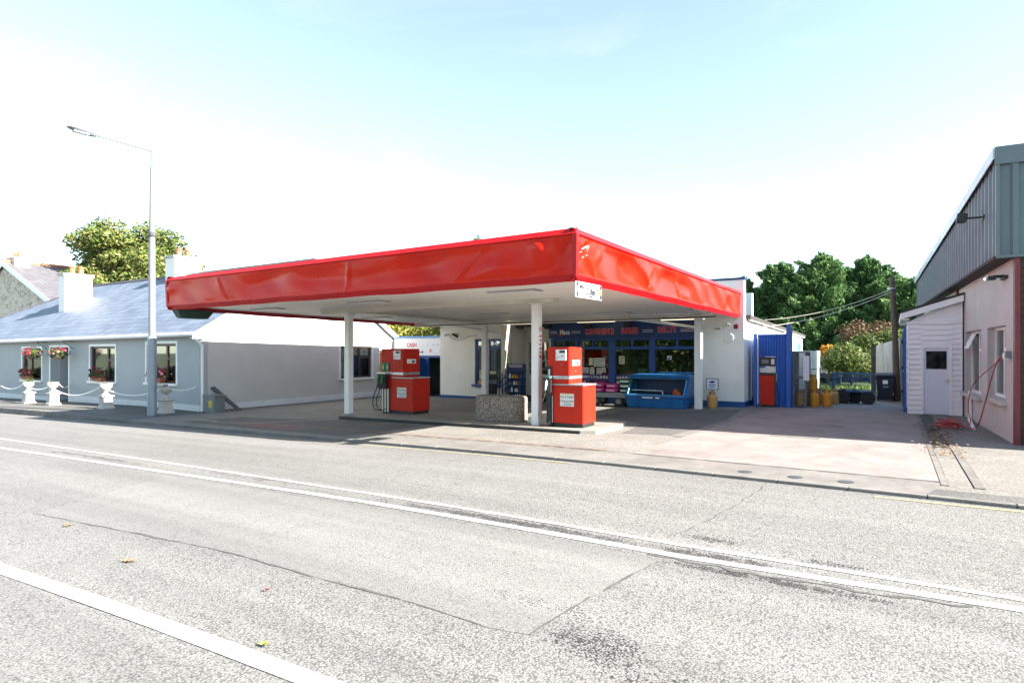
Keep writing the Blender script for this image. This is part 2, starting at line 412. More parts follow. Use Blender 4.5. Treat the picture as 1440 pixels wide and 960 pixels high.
M['glass_dark'] = mat('dark_glass', (.008,.008,.012), .12, .2, 2)
M['curtain'] = None
def curtain(name, a, b, sc_):
    n = NT(name); w = n.wave(sc_, 'X', dist=1.2); n.set(n.ramp(w, [(0.0, a), (1.0, b)]), .9); n.bump(w, .8, .03); return n.m
M['curtain'] = curtain('net_curtain', (.50,.56,.64), (.74,.80,.86), 4.2)
M['curtain_g'] = curtain('grey_blinds', (.16,.19,.21), (.36,.36,.34), 3.1)
def goods(name, ramp, sx, sz, rows):
    n = NT(name); mp = n.mapping((sx, 1, sz))
    v = n.n.new('ShaderNodeTexVoronoi'); v.distance = 'CHEBYCHEV'; v.inputs['Randomness'].default_value = .35; v.inputs['Scale'].default_value = 1; n.l.new(mp, v.inputs['Vector'])
    sep = n.n.new('ShaderNodeSeparateColor'); n.l.new(v.outputs['Color'], sep.inputs[0])
    col = n.ramp(sep.outputs[0], ramp, 'CONSTANT')
    col = n.mix(n.ramp(v.outputs['Distance'], [(.38, 0.0), (.46, 1.0)]), col, (.01,.01,.012)); n.set(col, .5); return n.m
M['goods'] = goods('shop_goods', [(0,(.03,.03,.03)),(.2,(.25,.02,.02)),(.35,(.05,.10,.03)),(.5,(.30,.22,.05)),(.6,(.02,.05,.16)),(.75,(.32,.30,.26)),(.88,(.2,.06,.02))], 7, 5, 4)
M['goods_y'] = goods('yellow_goods', [(0,(.06,.03,.01)),(.22,(.55,.30,.02)),(.5,(.45,.22,.02)),(.72,(.60,.36,.04)),(.9,(.25,.12,.02))], 9, 4, 4)
M['goods_w'] = goods('white_goods', [(0,(.03,.03,.035)),(.25,(.45,.46,.46)),(.6,(.10,.10,.11)),(.8,(.55,.55,.52))], 8, 4.5, 4)
M['pink_bag'] = mat('pink_bag', (.42,.03,.20), .45, .35, 9, .5, 25, .02)
M['green_bag'] = mat('green_bag', (.02,.10,.06), .45, .35, 9, .5, 25, .02)
# ---- plants
def leaf_mat(name, stops, tr=.25, ns=.7):
    n = NT(name); ge = n.n.new('ShaderNodeNewGeometry')
    f = n.math('ADD', n.math('MULTIPLY', ge.outputs['Random Per Island'], .6), n.math('MULTIPLY', n.noise(ns, 3), .4))
    c = n.ramp(f, stops); n.set(c, .6, 0, .25)
    t = n.n.new('ShaderNodeBsdfTranslucent'); n.l.new(c, t.inputs[0]); mx = n.n.new('ShaderNodeMixShader'); mx.inputs[0].default_value = tr
    o = n.n['Material Output']; n.l.new(n.b.outputs[0], mx.inputs[1]); n.l.new(t.outputs[0], mx.inputs[2]); n.l.new(mx.outputs[0], o.inputs[0]); return n.m
M['leaf_conifer'] = leaf_mat('conifer_foliage', [(.2,(.035,.085,.03)),(.5,(.075,.155,.055)),(.8,(.13,.225,.08))], .25, .5)
M['leaf_conifer2'] = leaf_mat('pale_conifer_foliage', [(.2,(.05,.115,.04)),(.5,(.10,.195,.065)),(.8,(.17,.27,.095))], .25, .5)
M['leaf_autumn'] = leaf_mat('turning_foliage', [(.2,(.05,.09,.02)),(.42,(.11,.155,.035)),(.65,(.19,.21,.06)),(.85,(.30,.24,.12))], .3, .4)
M['leaf_yg'] = leaf_mat('yellow_green_foliage', [(.2,(.08,.11,.02)),(.5,(.20,.21,.04)),(.8,(.36,.32,.08))], .3, .6)
M['leaf_shrub'] = leaf_mat('shrub_foliage', [(.2,(.03,.055,.014)),(.5,(.075,.11,.025)),(.8,(.15,.185,.05))], .25, .9)
M['leaf_red'] = leaf_mat('russet_foliage', [(.2,(.06,.05,.025)),(.5,(.13,.085,.05)),(.8,(.21,.125,.075))], .25, 1)
M['leaf_orange'] = leaf_mat('orange_foliage', [(.2,(.40,.17,.02)),(.5,(.60,.29,.03)),(.8,(.75,.42,.06))], .35, 1)
M['leaf_green'] = leaf_mat('pot_plant_leaves', [(.2,(.02,.05,.012)),(.5,(.05,.10,.02)),(.8,(.12,.17,.04))], .2, 8)
M['hedge'] = leaf_mat('hedge_leaves', [(.2,(.015,.035,.010)),(.5,(.035,.065,.018)),(.8,(.09,.11,.03))], .25, .6)
M['flower_red'] = mat('red_petals', (.45,.02,.05), .6, .25, 20)
M['flower_pink'] = mat('pink_petals', (.62,.22,.32), .6, .25, 20)
M['flower_dark'] = mat('purple_petals', (.14,.01,.07), .6, .25, 20)
M['bark'] = mat('bark', (.09,.065,.045), .95, .3, 5, .6, 14, .03)
M['dead_leaf'] = mat('dead_leaf', (.24,.15,.08), .8, .3, 20)
rng = random.Random(7)
def sheet(name, x0, x1, y0, y1, fz, m, dx=1.5, kind='structure', ny=1):
    mb = MB(); nx = max(1, int(abs(x1-x0)/dx)); vs = []; fs = []
    for i in range(nx+1):
        x = x0 + (x1-x0)*i/nx
        for j in range(ny+1):
            y = y0 + (y1-y0)*j/ny; vs.append((x, y, fz(x)))
    w = ny+1
    for i in range(nx):
        for j in range(ny): fs.append((i*w+j, (i+1)*w+j, (i+1)*w+j+1, i*w+j+1))
    mb.add(vs, fs); return tag(mb.build(name, m), kind=kind)
def flat(name, pts, fz, m, kind='structure', sub=.8):
    """polygon laid on the sloping ground"""
    bm = bmesh.new(); vs = [bm.verts.new((x, y, 0)) for x, y in pts]; bm.faces.new(vs)
    x0 = min(p[0] for p in pts); x1 = max(p[0] for p in pts); n = int((x1-x0)/sub)
    for i in range(1, n):
        bmesh.ops.bisect_plane(bm, geom=bm.verts[:]+bm.edges[:]+bm.faces[:], plane_co=(x0+(x1-x0)*i/n,0,0), plane_no=(1,0,0))
    for v in bm.verts: v.co.z = fz(v.co.x)
    for f in bm.faces:
        if f.normal.z < 0: f.normal_flip()
    me = bpy.data.meshes.new(name); bm.to_mesh(me); bm.free(); me.materials.append(m)
    o = bpy.data.objects.new(name, me); COL.objects.link(o); return tag(o, kind=kind)
def ribbon(name, pts, w, fz, m, jag=0, kind='structure', seed=1):
    """painted line or crack along a polyline"""
    rr = random.Random(seed); P = []
    for (a, b) in zip(pts[:-1], pts[1:]):
        n = max(1, int(math.dist(a, b)/(.12 if jag else .6)))
        for i in range(n): P.append((a[0]+(b[0]-a[0])*i/n, a[1]+(b[1]-a[1])*i/n))
    P.append(pts[-1]); vs = []; fs = []
    for i, p in enumerate(P):
        a = P[max(i-1, 0)]; b = P[min(i+1, len(P)-1)]; d = Vector((b[0]-a[0], b[1]-a[1])).normalized(); nn = Vector((-d.y, d.x))
        ww = w/2*(1 if not jag else rr.uniform(.2, 1.8)); off = rr.uniform(-jag, jag)
        for sgn in (1, -1):
            q = Vector(p) + nn*(off + sgn*ww); vs.append((q.x, q.y, fz(q.x)))
    for i in range(len(P)-1): fs.append((2*i, 2*i+1, 2*i+3, 2*i+2))
    return tag(MB().add(vs, fs).build(name, m), kind=kind)
# terrain to the horizon, road, kerb, forecourt
mb = MB(); xs = [-900, -300, -120] + [-66 + 2*i for i in range(33)] + [40, 120, 300, 900]; ys = [-900, -120, -30, -9, 9.26, 60, 120, 300, 900]
vs = [(x, y, g(x)-.06) for x in xs for y in ys]; w = len(ys)
mb.add(vs, [(i*w+j, (i+1)*w+j, (i+1)*w+j+1, i*w+j+1) for i in range(len(xs)-1) for j in range(w-1)])
tag(mb.build('ground', M['ground']), kind='structure')
sheet('road', -130, 130, -8, 9.22, g, M['road'], 2)
KY = 9.22
def kerbz(x): return F(x) + (.03 if x > -19.6 else min(.11, .03 + (-19.6-x)*.02))
mb = MB(); n = 120
for i in range(n):
    x0 = -60 + 105*i/n; x1 = x0 + 105/n - .008
    mb.hexa([(x0,KY,g(x0)-.1),(x1,KY,g(x1)-.1),(x1,KY+.13,g(x1)-.1),(x0,KY+.13,g(x0)-.1),(x0,KY,kerbz(x0)),(x1,KY,kerbz(x1)),(x1,KY+.13,kerbz(x1)),(x0,KY+.13,kerbz(x0))])
tag(mb.build('kerb', M['kerb'], bevel=.008), kind='structure')
sheet('forecourt', -19.6, 45, KY+.131, 62, F, M['forecourt'], 1.5)
def P2(x): return F(x) + (min(.10, (-19.6-x)*.025) if x < -19.6 else 0)
sheet('pavement', -75, -19.6, KY+.131, 60, P2, M['pavement'], 1.5)
up = lambda d: (lambda x: F(x) + d)
upr = lambda d: (lambda x: g(x) + d)
flat('concrete_drive', [(-3.95,10.45),(.56,10.45),(.62,20.6),(.3,27),(-3.0,27),(-3.4,21.2),(-3.62,17)], up(.004), M['slab'])
flat('concrete_apron', [(-9.6,9.36),(.95,9.36),(.95,9.75),(.45,9.9),(.62,10.42),(-9.9,10.42)], up(.004), M['apron'])
ribbon('drain_joint', [(-16,10.3),(-10,10.46),(-3.95,10.44),(.56,10.44)], .05, up(.009), M['crack'], .01)
ribbon('rusty_rail', [(-14.5,10.7),(-9,10.62),(-4.5,10.56)], .05, up(.006), mat('rusty_concrete', (.30,.15,.10), .9, .3, 5), .012)
flat('tarmac_and_shade_patch', [(.35,9.36),(6,9.36),(6,9.95),(2.2,10.02),(1.2,9.86),(.5,9.88)], up(.008), M['tarmac_dark_shade'])
flat('tarmac_and_shade_patch', [(-4.05,20.4),(-3.75,16.5),(-4.1,13.2),(-5.2,13.0),(-5.4,15),(-7.3,16.2),(-7.2,18.2),(-5.6,18.9)], up(.004), M['tarmac_dark_shade'])  # shed's cast shadow painted as a darker patch of ground
flat('tarmac_and_shade_patch', [(-17.6,9.9),(-10.6,9.7),(-10.3,12.1),(-13,12.3),(-17,11.6)], up(.004), M['tarmac_dark_shade'])  # canopy's shadow on the forecourt, laid on as dark colour
flat('concrete_strip', [(-4.03,13.0),(-3.8,13.0),(-3.36,20.8),(-3.5,20.8)], up(.008), M['apron'])
flat('red_stain', [(-15.7,10.3),(-14.9,10.1),(-13.9,10.0),(-12.6,10.15),(-12.9,10.5),(-14.0,10.62),(-15.2,10.7)], up(.008), mat('faded_red_paint', (.22,.09,.085), .9, .35, 4, dirt=((.1,.098,.1), .7, 2.2)))
flat('inspection_cover', [(-1.6,16.5),(-1.0,16.5),(-1.0,17.0),(-1.6,17.0)], up(.008), M['apron'])
flat('inspection_cover', [(-2.2,14.2),(-1.35,14.2),(-1.35,14.55),(-2.2,14.55)], up(.008), M['apron'])
for (a_, b_) in (((-2.24,14.17),(-2.22,14.58)),((-1.33,14.17),(-1.31,14.58)),((-3.1,14.32),(-2.6,14.34))): ribbon('cover_joint', [a_, b_], .03, up(.011), M['crack'])
flat('wash_pad', [(-2.5,22.6),(.2,22.4),(.32,24.2),(-.2,25.6),(-2.1,25.6),(-2.6,24)], up(.008), M['wetpad'])
flat('grass', [(-6,31.2),(.5,30.6),(1.2,44),(-7,44)], up(.02), M['grass'])
# surface-water channel on the drive: two concrete edges and a sunk grate
for x0, x1 in ((.56,.66),(.93,1.06)):
    a = MB(); a.box(x0, x1, 10.2, 21.5, -.05, .022); tag(a.build('channel_edge', M['apron'], bevel=.01), kind='structure')
mb = MB(); mb.box(.66, .93, 10.2, 21.5, -.05, .008)
tag(mb.build('channel_bed', M['island']), kind='structure')
mb = MB()
for k in range(46): mb.box(.67, .92, 14.2+k*.16, 14.2+k*.16+.10, .010, .018)
tag(mb.build('channel_grating', M['grey_dark']), kind='structure')
# road markings
ribbon('centre_line', [(-60,4.3),(-18,5.22),(-10,5.37),(-5.9,5.43),(-1.6,5.47),(.9,5.64),(12,6.2),(60,8)], .115, upr(.005), M['line'], seed=2)
ribbon('centre_line', [(-60,4.9),(-18.5,5.93),(-12,5.9),(-6.4,5.80),(-1.7,5.79),(.9,5.86),(12,6.4),(60,8.2)], .08, upr(.005), M['line'], seed=3)
ribbon('edge_line', [(-60,1.2),(-12,2.08),(-6.6,2.12),(-4.3,2.24),(-2.75,2.31),(2,2.5),(30,3.2)], .14, upr(.005), M['line2'], seed=4)
ribbon('yellow_line', [(-.2,9.02),(1.3,9.07),(3.2,9.1)], .07, upr(.005), M['yellow'], seed=5)
ribbon('yellow_line', [(-13.5,9.0),(-10.2,9.05),(-4.5,9.08)], .05, upr(.005), M['faded'], seed=6)
ribbon('faded_line', [(-16.4,10.2),(-15,10.7),(-13.8,12.4)], .10, up(.009), M['faded'], seed=6)
ribbon('faded_line', [(-18.3,10.5),(-16.5,10.4)], .10, up(.009), M['faded'], seed=6)
# resurfacing seam and cracks in the road
def pxr(x, y): return (x, y)
SEAM = [(-8.6,3.12),(-7.4,3.22),(-5.2,3.40),(-3.9,3.38),(-2.9,3.42),(-2.3,3.37),(-2.02,3.43),(-1.97,3.95),(-1.86,4.6),(-1.75,5.3)]
for i_ in range(9):
    a_ = random.Random(40+i_).uniform(0, 5); import bisect
    S_ = [0]
    for p_, q_ in zip(SEAM[:-1], SEAM[1:]): S_.append(S_[-1]+math.dist(p_, q_))
    def at_(s):
        j = min(max(bisect.bisect(S_, s)-1, 0), len(SEAM)-2); t_ = min(1, (s-S_[j])/(S_[j+1]-S_[j])); return (SEAM[j][0]+(SEAM[j+1][0]-SEAM[j][0])*t_, SEAM[j][1]+(SEAM[j+1][1]-SEAM[j][1])*t_)
    l_ = S_[-1]/9; ribbon('road_seam', [at_(i_*l_ + k_*l_*.82/6) for k_ in range(7)], .010 + .006*(i_ % 3), upr(.003), M['crack'], .012, seed=80+i_)
ribbon('road_seam', [(-1.9,5.95),(-1.75,6.6),(-1.6,7.6),(-1.5,8.9)], .012, upr(.003), M['crack'], .02, seed=9)
ribbon('road_crack', [(-1.9,5.39),(-.9,5.36),(-.1,5.42),(.5,5.5)], .035, upr(.004), M['crack'], .03, seed=10)
ribbon('road_crack', [(-14.5,5.55),(-13.2,5.6),(-11.8,5.62)], .05, upr(.003), M['crack'], .05, seed=12)
for (x, y) in ((-1.9,9.75),(-1.2,9.72),(-.55,9.74)):
    mb = MB(); mb.lathe([(.1,0),(.1,.012)], (x, y, F(x)), 14); tag(mb.build('valve_cover', M['grey_dark']), kind='structure')
# smoother resurfaced panel inside the seam
flat('road_patch', SEAM+[(-9.6,5.2)], upr(.0025), M['road_smooth'])
# pump island
def IZ(x): return .075 + max(0, -(x+5.6))*-.0125
mb = MB()
top = [(-5.95,12.42),(-5.62,12.55),(-5.5,13.55),(-5.75,14.7),(-13.9,14.95),(-14.2,14.2),(-14.2,13.0),(-13.8,12.5)]
mb.add([(x,y,IZ(x)) for x,y in top]+[(x,y,F(x)-.1) for x,y in top], [tuple(range(8))]+[(i,(i+1)%8,8+(i+1)%8,8+i) for i in range(8)])
tag(mb.build('pump_island', M['island'], bevel=.015), kind='structure')
mb = MB(); mb.hexa([(-13.75,12.44,F(-13.75)-.02),(-5.97,12.405,F(-6)-.02),(-5.97,12.417,F(-6)-.02),(-13.75,12.494,F(-13.75)-.02),(-13.75,12.44,IZ(-13.75)-.015),(-5.97,12.405,IZ(-6)-.015),(-5.97,12.417,IZ(-6)-.015),(-13.75,12.494,IZ(-13.75)-.015)])
tag(mb.build('island_edge_paint', M['black']), kind='structure')
# litter of dead leaves in the channel, plus a few single leaves on the road
mb = MB()
for i in range(420):
    x = rng.gauss(.8, .16); y = rng.uniform(12.8, 18.5) if rng.random() < .75 else rng.gauss(15.5, .9); d = Vector((rng.uniform(-1,1), rng.uniform(-1,1), rng.uniform(-.2,.5))).normalized()*rng.uniform(.02,.045)
    mb.leaf((x, y, .045+rng.random()*.03), d, rng.uniform(.012,.03), Vector((rng.uniform(-.3,.3), rng.uniform(-.3,.3), 1)))
tag(mb.build('leaf_litter', M['dead_leaf']), 'brown dead leaves and grit blown into the drain channel', 'leaves', kind='stuff')
def dead_leaf(x, y, rz, s, label, m):
    mb = MB(); pts = []
    for k in range(14):
        t = 2*math.pi*k/14; r = s*(1 if k % 2 == 0 else .42)*(1.2 if k == 0 else .9)
        pts.append((x + r*math.cos(t+rz), y + r*math.sin(t+rz)*.8, g(x) + .012 + .014*abs(math.sin(t*1.5))))
    n = len(pts); mb.add(pts + [(x, y, g(x)+.01)], [(i, (i+1) % n, n) for i in range(n)])
    o = mb.build('fallen_leaf', m, loc=(x, y, g(x))); tag(o, label, 'leaf', 'fallen leaves lying on the road')
dead_leaf(-5.75, 2.78, .4, .085, 'tan dry leaf with curled points beyond the edge line, nearest of the tan leaves', M['dead_leaf'])
dead_leaf(-7.6, 3.05, 1.5, .075, 'pale tan leaf lying furthest left on the road', M['dead_leaf'])
dead_leaf(-3.35, 2.42, 2.2, .05, 'yellow-green leaf beside the near white edge line', mat('yellow_leaf', (.26,.27,.06), .7, .2, 20))
dead_leaf(-4.1, 2.98, .9, .03, 'tiny dark red-brown leaf alone on the pale road', mat('dark_leaf', (.16,.04,.03), .7, .2, 20))
# ================================================================= window helper (faces -y or +x)
def window(parent, name, a0, a1, z0, z1, pos, face='-y', frame=.06, depth=.09, fm=None, mull=(), trans=(), pane=None, back=None, backd=.18, sill=None, surround=None, sash=None):
    """frame with mullions, panes in it, backing curtain, sill and raised surround; pos is the wall face coordinate"""
    def bx(mb, u0, u1, z0_, z1_, d0, d1):
        if face == '-y': mb.box(u0, u1, pos+d0, pos+d1, z0_, z1_)
        else: mb.box(pos-d1, pos-d0, u0, u1, z0_, z1_)
    mb = MB(); d0, d1 = .06, .06+depth
    bx(mb, a0, a0+frame, z0, z1, d0, d1); bx(mb, a1-frame, a1, z0, z1, d0, d1)
    bx(mb, a0+frame, a1-frame, z0, z0+frame, d0, d1); bx(mb, a0+frame, a1-frame, z1-frame, z1, d0, d1)
    for (u, w) in mull: bx(mb, u-w/2, u+w/2, z0+frame, z1-frame, d0+.002, d1-.002)
    for (z, w, u0, u1) in trans: bx(mb, u0, u1, z-w/2, z+w/2, d0+.004, d1-.004)
    f = mb.build(name, fm, parent)
    g_ = MB(); bx(g_, a0+frame*.5, a1-frame*.5, z0+frame*.5, z1-frame*.5, d0+.035, d0+.041); g_.build('pane', pane or M['glass'], f)
    if back:
        c = MB(); bx(c, a0+.01, a1-.01, z0+.01, z1-.01, backd, backd+.02); c.build('curtain' if back in (M['curtain'], M['curtain_g']) else 'interior', back, f)
    if sill:
        s = MB(); bx(s, a0-.12, a1+.12, z0-.09, z0-.002, -.10, .12); s.build('sill', sill, f, bevel=.01)
    if surround:
        s = MB(); w = .1
        bx(s, a0-w, a0-.001, z0, z1+w, -.02, .06); bx(s, a1+.001, a1+w, z0, z1+w, -.02, .06); bx(s, a0-.001, a1+.001, z1+.001, z1+w, -.02, .06)
        s.build('surround', surround, f)
    return f
def wall_with_holes(mb, a0, a1, z0, z1, holes, pos, thick, face='-y', zt=None, zb=None):
    """wall slab facing -y (or +x) with rectangular holes (u0,u1,v0,v1)"""
    us = sorted({a0, a1, *[h[0] for h in holes], *[h[1] for h in holes]}); zs = sorted({z0, z1, *[h[2] for h in holes], *[h[3] for h in holes]})
    for u0, u1 in zip(us[:-1], us[1:]):
        run = None
        for v0, v1 in zip(zs[:-1], zs[1:]):
            c = ((u0+u1)/2, (v0+v1)/2)
            if any(h[0] < c[0] < h[1] and h[2] < c[1] < h[3] for h in holes): continue
            if face == '-y': mb.box(u0, u1, pos, pos+thick, v0, v1)
            else: mb.box(pos-thick, pos, u0, u1, v0, v1)
    return mb
def gutter(parent, a, b, r=.06, m=None):
    mb = MB(); mb.tube([a, b], r, 10); return mb.build('gutter', m or M['white_upvc'], parent)

# ================================================================= cottage
cx, cy = -20.3, 12.12
cot = thing('cottage', (cx, cy, P2(cx)), 'long low grey cottage with slate roof, white gable and red flower boxes', 'cottage')
WIN = [(-23.73,-21.76,.70,2.13),(-28.15,-26.1,.64,2.05),(-34.8,-32.75,.54,1.98)]
mb = MB(); holes = [(a+.0, b, z0, z1) for a, b, z0, z1 in WIN] + [(-31.85,-30.1,-.5,2.03)]
wall_with_holes(mb, -46.6, cx, -1.1, 2.5, holes, cy, .3)
mb.build('wall', M['cot_wall'], cot)
mb = MB()          # doorway recess: reveals, soffit, back wall with dark door
mb.box(-31.85, -31.75, cy+.3, cy+1.3, -.5, 2.03); mb.box(-30.2, -30.1, cy+.3, cy+1.3, -.5, 2.03); mb.box(-31.85, -30.1, cy+1.3, cy+1.4, -.6, 2.2); mb.box(-31.85,-30.1,cy+.3,cy+1.3,2.03,2.1)
mb.build('porch_recess', M['cot_wall'], cot)
mb = MB(); w = .1
mb.box(-31.95,-31.851,cy-.02,cy+.05,-.48,2.13); mb.box(-30.099,-30.0,cy-.02,cy+.05,-.46,2.13); mb.box(-31.851,-30.099,cy-.02,cy+.05,2.031,2.13)
mb.build('door_surround', M['white_paint'], cot)
d = MB(); d.box(-31.4,-30.6,cy+1.25,cy+1.298,-.45,1.6); d = d.build('door', M['brown'], cot)
h = MB(); h.ball((-30.72,cy+1.22,.55),.03); h.build('handle', M['silver'], d)
mb = MB()
mb.box(-46.6,-31.96,cy-.03,cy,-1.1,-.18); mb.box(-29.99,cx,cy-.03,cy,-1.1,-.02)
mb.build('plinth', M['plinth_w'], cot)
for i, (a, b, z0, z1) in enumerate(WIN):
    tr = [(z1-.55,.07,b-.75,b-.06)]
    window(cot, 'window', a, b, z0, z1, cy, '-y', .09, .1, M['brown'], [(b-.72,.1)] if i < 2 else [(a+.8,.1)], tr if i < 2 else [], M['glass'], M['curtain'], .165, M['white_paint'], M['white_paint'])
# gable wall (faces +x) with one window
gy0, gy1, rz, ry = cy+.001, 22.05, 5.5, 17.08
mb = MB()
pr = [(gy0, -.6), (gy1, -.6), (gy1, 2.42), (ry, rz), (gy0, 2.5)]
w0, w1, wz0, wz1 = 18.45, 20.3, .68, 2.08
def gx_(pts): mb.prism([(cx-.3, y, z) for y, z in pts], (.3, 0, 0))
top = lambda y: 2.5+(y-gy0)/(ry-gy0)*(rz-2.5) if y < ry else 2.42+(gy1-y)/(gy1-ry)*(rz-2.42)
gx_([(gy0+.3,-.6),(w0,-.6),(w0,top(w0)),(ry,rz),(gy0+.3,top(gy0+.3))]); gx_([(w1,-.6),(gy1,-.6),(gy1,2.42),(w1,top(w1))])
gx_([(w0,-.6),(w1,-.6),(w1,wz0),(w0,wz0)]); gx_([(w0,wz1),(w1,wz1),(w1,top(w1)),(w0,top(w0))])
mb.build('gable', M['gable_wall'], cot)
mb = MB(); mb.prism([(cx+.025, y, z) for y, z in [(gy0,-.6),(gy1,-.6),(gy1,.02),(gy0,-.03)]], (-.025,0,0)); mb.build('plinth', M['plinth_w'], cot)
window(cot, 'window', w0, w1, wz0, wz1, cx, '+x', .08, .1, M['brown'], [(19.62,.1)], [(wz1-.5,.07,19.62,20.25)], M['glass'], M['curtain'], .165, M['white_paint'], M['white_paint'])
# back walls
mb = MB(); mb.box(-46.6, cx, gy1-.3, gy1, -1.1, 2.42); mb.box(-46.6,-46.3,cy+.3,gy1-.3,-1.1,2.4); mb.build('rear_wall', M['cot_wall'], cot)
# roof: hipped on the far left, plain gable to the right
e0, e1 = cy-.22, gy1+.22
def roof_z(x): return 2.5 - .17*max(0, (-21-x))/16
A = (cx+.12, e0, 2.52); B = (-47.2, e0, 2.3); Cc = (-39.6, ry, 5.62); D = (cx+.12, ry, 5.62); E_ = (cx+.12, e1, 2.36); G_ = (-47.2, e1, 2.3)
lo = lambda p: (p[0], p[1], p[2]-.09)
mb = MB()
mb.add([A,B,Cc,D, lo(A),lo(B),lo(Cc),lo(D)], [(0,3,2,1),(4,5,6,7),(0,1,5,4),(3,0,4,7)])
mb.add([D,Cc,G_,E_, lo(D),lo(Cc),lo(G_),lo(E_)], [(0,3,2,1),(4,5,6,7),(2,3,7,6),(3,0,4,7)])
mb.add([B,G_,Cc,lo(B),lo(G_),lo(Cc)], [(0,1,2)[::-1],(3,4,5),(0,1,4,3)])
roof = mb.build('roof', M['slate'], cot)
mb = MB(); mb.tube([Cc, (D[0]-.05, D[1], D[2]+.01)], .09, 8); mb.tube([Cc, (-47.1, e0+.05, 2.32)], .07, 6); mb.build('ridge_tiles', M['slate2'], roof)
mb = MB()          # white verge boards on the gable
for (p, q) in ((A, D), (D, E_)):
    a = Vector(p); b = Vector(q)
    mb.hexa([a+Vector((0,0,-.24)), a+Vector((.03,0,-.24)), b+Vector((.03,0,-.24)), b+Vector((0,0,-.24)), a+Vector((0,0,.015)), a+Vector((.03,0,.015)), b+Vector((.03,0,.015)), b+Vector((0,0,.015))])
mb.build('verge_board', M['white_paint'], roof)
mb = MB(); mb.box(cx-.1,cx+.1,e0-.1,e0+.32,2.28,2.34); mb.build('eave_return', M['urn'], roof)
mb = MB(); mb.box(cx-.1,cx+.1,e1-.32,e1+.1,2.14,2.20); mb.build('eave_return', M['urn'], roof)
gutter(roof, (cx+.15, e0-.07, 2.44), (-47.2, e0-.07, 2.25), .075, M['white_paint'])
mb = MB(); mb.hexa([(-47,cy-.03,2.2),(cx,cy-.03,2.38),(cx,cy-.001,2.38),(-47,cy-.001,2.2),(-47,cy-.03,2.38),(cx,cy-.03,2.56),(cx,cy-.001,2.56),(-47,cy-.001,2.38)]); mb.build('fascia_board', M['white_paint'], roof)
mb = MB(); mb.tube([(cx+.1,e0-.07,2.42),(cx+.1,e0+.0,2.28),(cx+.12,cy+.02,2.05),(cx+.08,cy+.04,1.8),(cx+.08,cy+.04,-.22)], .05, 8); mb.build('downpipe', M['white_upvc'], cot)
def chimney(x0, x1, y0, y1, zb, zt, pots):
    mb = MB(); mb.box(x0, x1, y0, y1, zb, zt); c = mb.build('chimney', M['white_wall2'], roof)
    k = MB(); k.box(x0-.07, x1+.07, y0-.07, y1+.07, zt, zt+.12); k.build('cap', M['urn'], c, bevel=.015)
    for py in pots:
        p = MB(); p.lathe([(.13,0),(.12,.3),(.15,.34),(.15,.4),(.1,.4)], ((x0+x1)/2, py, zt+.12), 12); p.build('chimney_pot', M['terracotta'], c, smooth=False)
chimney(-36.55,-35.9,14.27,15.55,3.7,5.75,(14.75,15.15))
chimney(-30.4,-29.6,16.4,17.75,5.2,6.42,(16.85,17.3))
# basket brackets
for x in (-32.2,-29.65):
    mb = MB(); mb.tube([(x,cy,2.28),(x,cy-.55,2.28)], .015, 6); mb.tube([(x,cy,1.95),(x,cy-.4,2.27)], .012, 6); mb.tube([(x,cy-.5,2.27),(x,cy-.5,2.05)], .006, 4); mb.build('hanging_bracket', M['black'], cot)

# ================================================================= second house, far left
h2 = thing('stone_house', (-56.5, 18.6, g(-56)), 'rubble stone house with pale slate roof and clay ridge behind the cottage', 'house')
def hg(pts, y0, y1, m, n, par): mb = MB(); mb.prism([(x, y0, z) for x, z in pts], (0, y1-y0, 0)); return mb.build(n, m, par)
hg([(-64.5,-1.3),(-50.2,-1.3),(-50.2,5.5),(-57.6,8.5),(-64.5,5.5)], 19, 42, M['stone'], 'wall', h2)
rf = MB(); rf.add([(-49.6,18.8,5.45),(-49.6,42.2,5.45),(-57.6,42.2,8.72),(-57.6,18.8,8.72),(-49.6,18.8,5.3),(-49.6,42.2,5.3),(-57.6,42.2,8.57),(-57.6,18.8,8.57)], [(0,1,2,3),(7,6,5,4),(0,3,7,4),(1,0,4,5)])
rf.add([(-65.1,18.8,5.45),(-65.1,42.2,5.45),(-57.6,42.2,8.72),(-57.6,18.8,8.72),(-65.1,18.8,5.3),(-65.1,42.2,5.3),(-57.6,42.2,8.57),(-57.6,18.8,8.57)], [(3,2,1,0),(4,5,6,7),(4,7,3,0)])
rf = rf.build('roof', M['slate2'], h2)
mb = MB(); mb.tube([(-57.6,18.8,8.74),(-57.6,42.2,8.74)], .16, 8); mb.build('ridge_tiles', M['tile'], rf)
mb = MB(); mb.prism([(-49.6,18.74,5.1),(-49.6,18.74,5.48),(-57.6,18.74,8.75),(-57.6,18.74,8.37)], (0,.05,0)); mb.prism([(-65.1,18.74,5.1),(-65.1,18.74,5.48),(-57.6,18.74,8.75),(-57.6,18.74,8.37)], (0,.05,0)); mb.build('verge_board', M['white_paint'], rf)
mb = MB(); mb.box(-58.6,-56.9,19.3,20.3,7.9,9.1); ch = mb.build('chimney', M['stone'], rf)
for x in (-58.1,-57.4):
    mb = MB(); mb.lathe([(.16,0),(.14,.4),(.17,.45)], (x,19.8,9.1), 10); mb.build('chimney_pot', M['terracotta'], ch)
ae = MB(); ae.tube([(-54.5,41.5,6.6),(-54.5,41.5,9.4)], .045, 6); ae.tube([(-55.3,41.5,9.2),(-53.7,41.5,9.35)], .03, 5)
for k in range(8): ae.tube([(-55.2+k*.2,41.1,9.22+.02*k),(-55.2+k*.2,41.9,9.22+.02*k)], .02, 4)
ae.tube([(-54.9,41.5,8.9),(-54.1,41.5,9.0)], .03, 5); ae.build('aerial', M['steel'], h2)

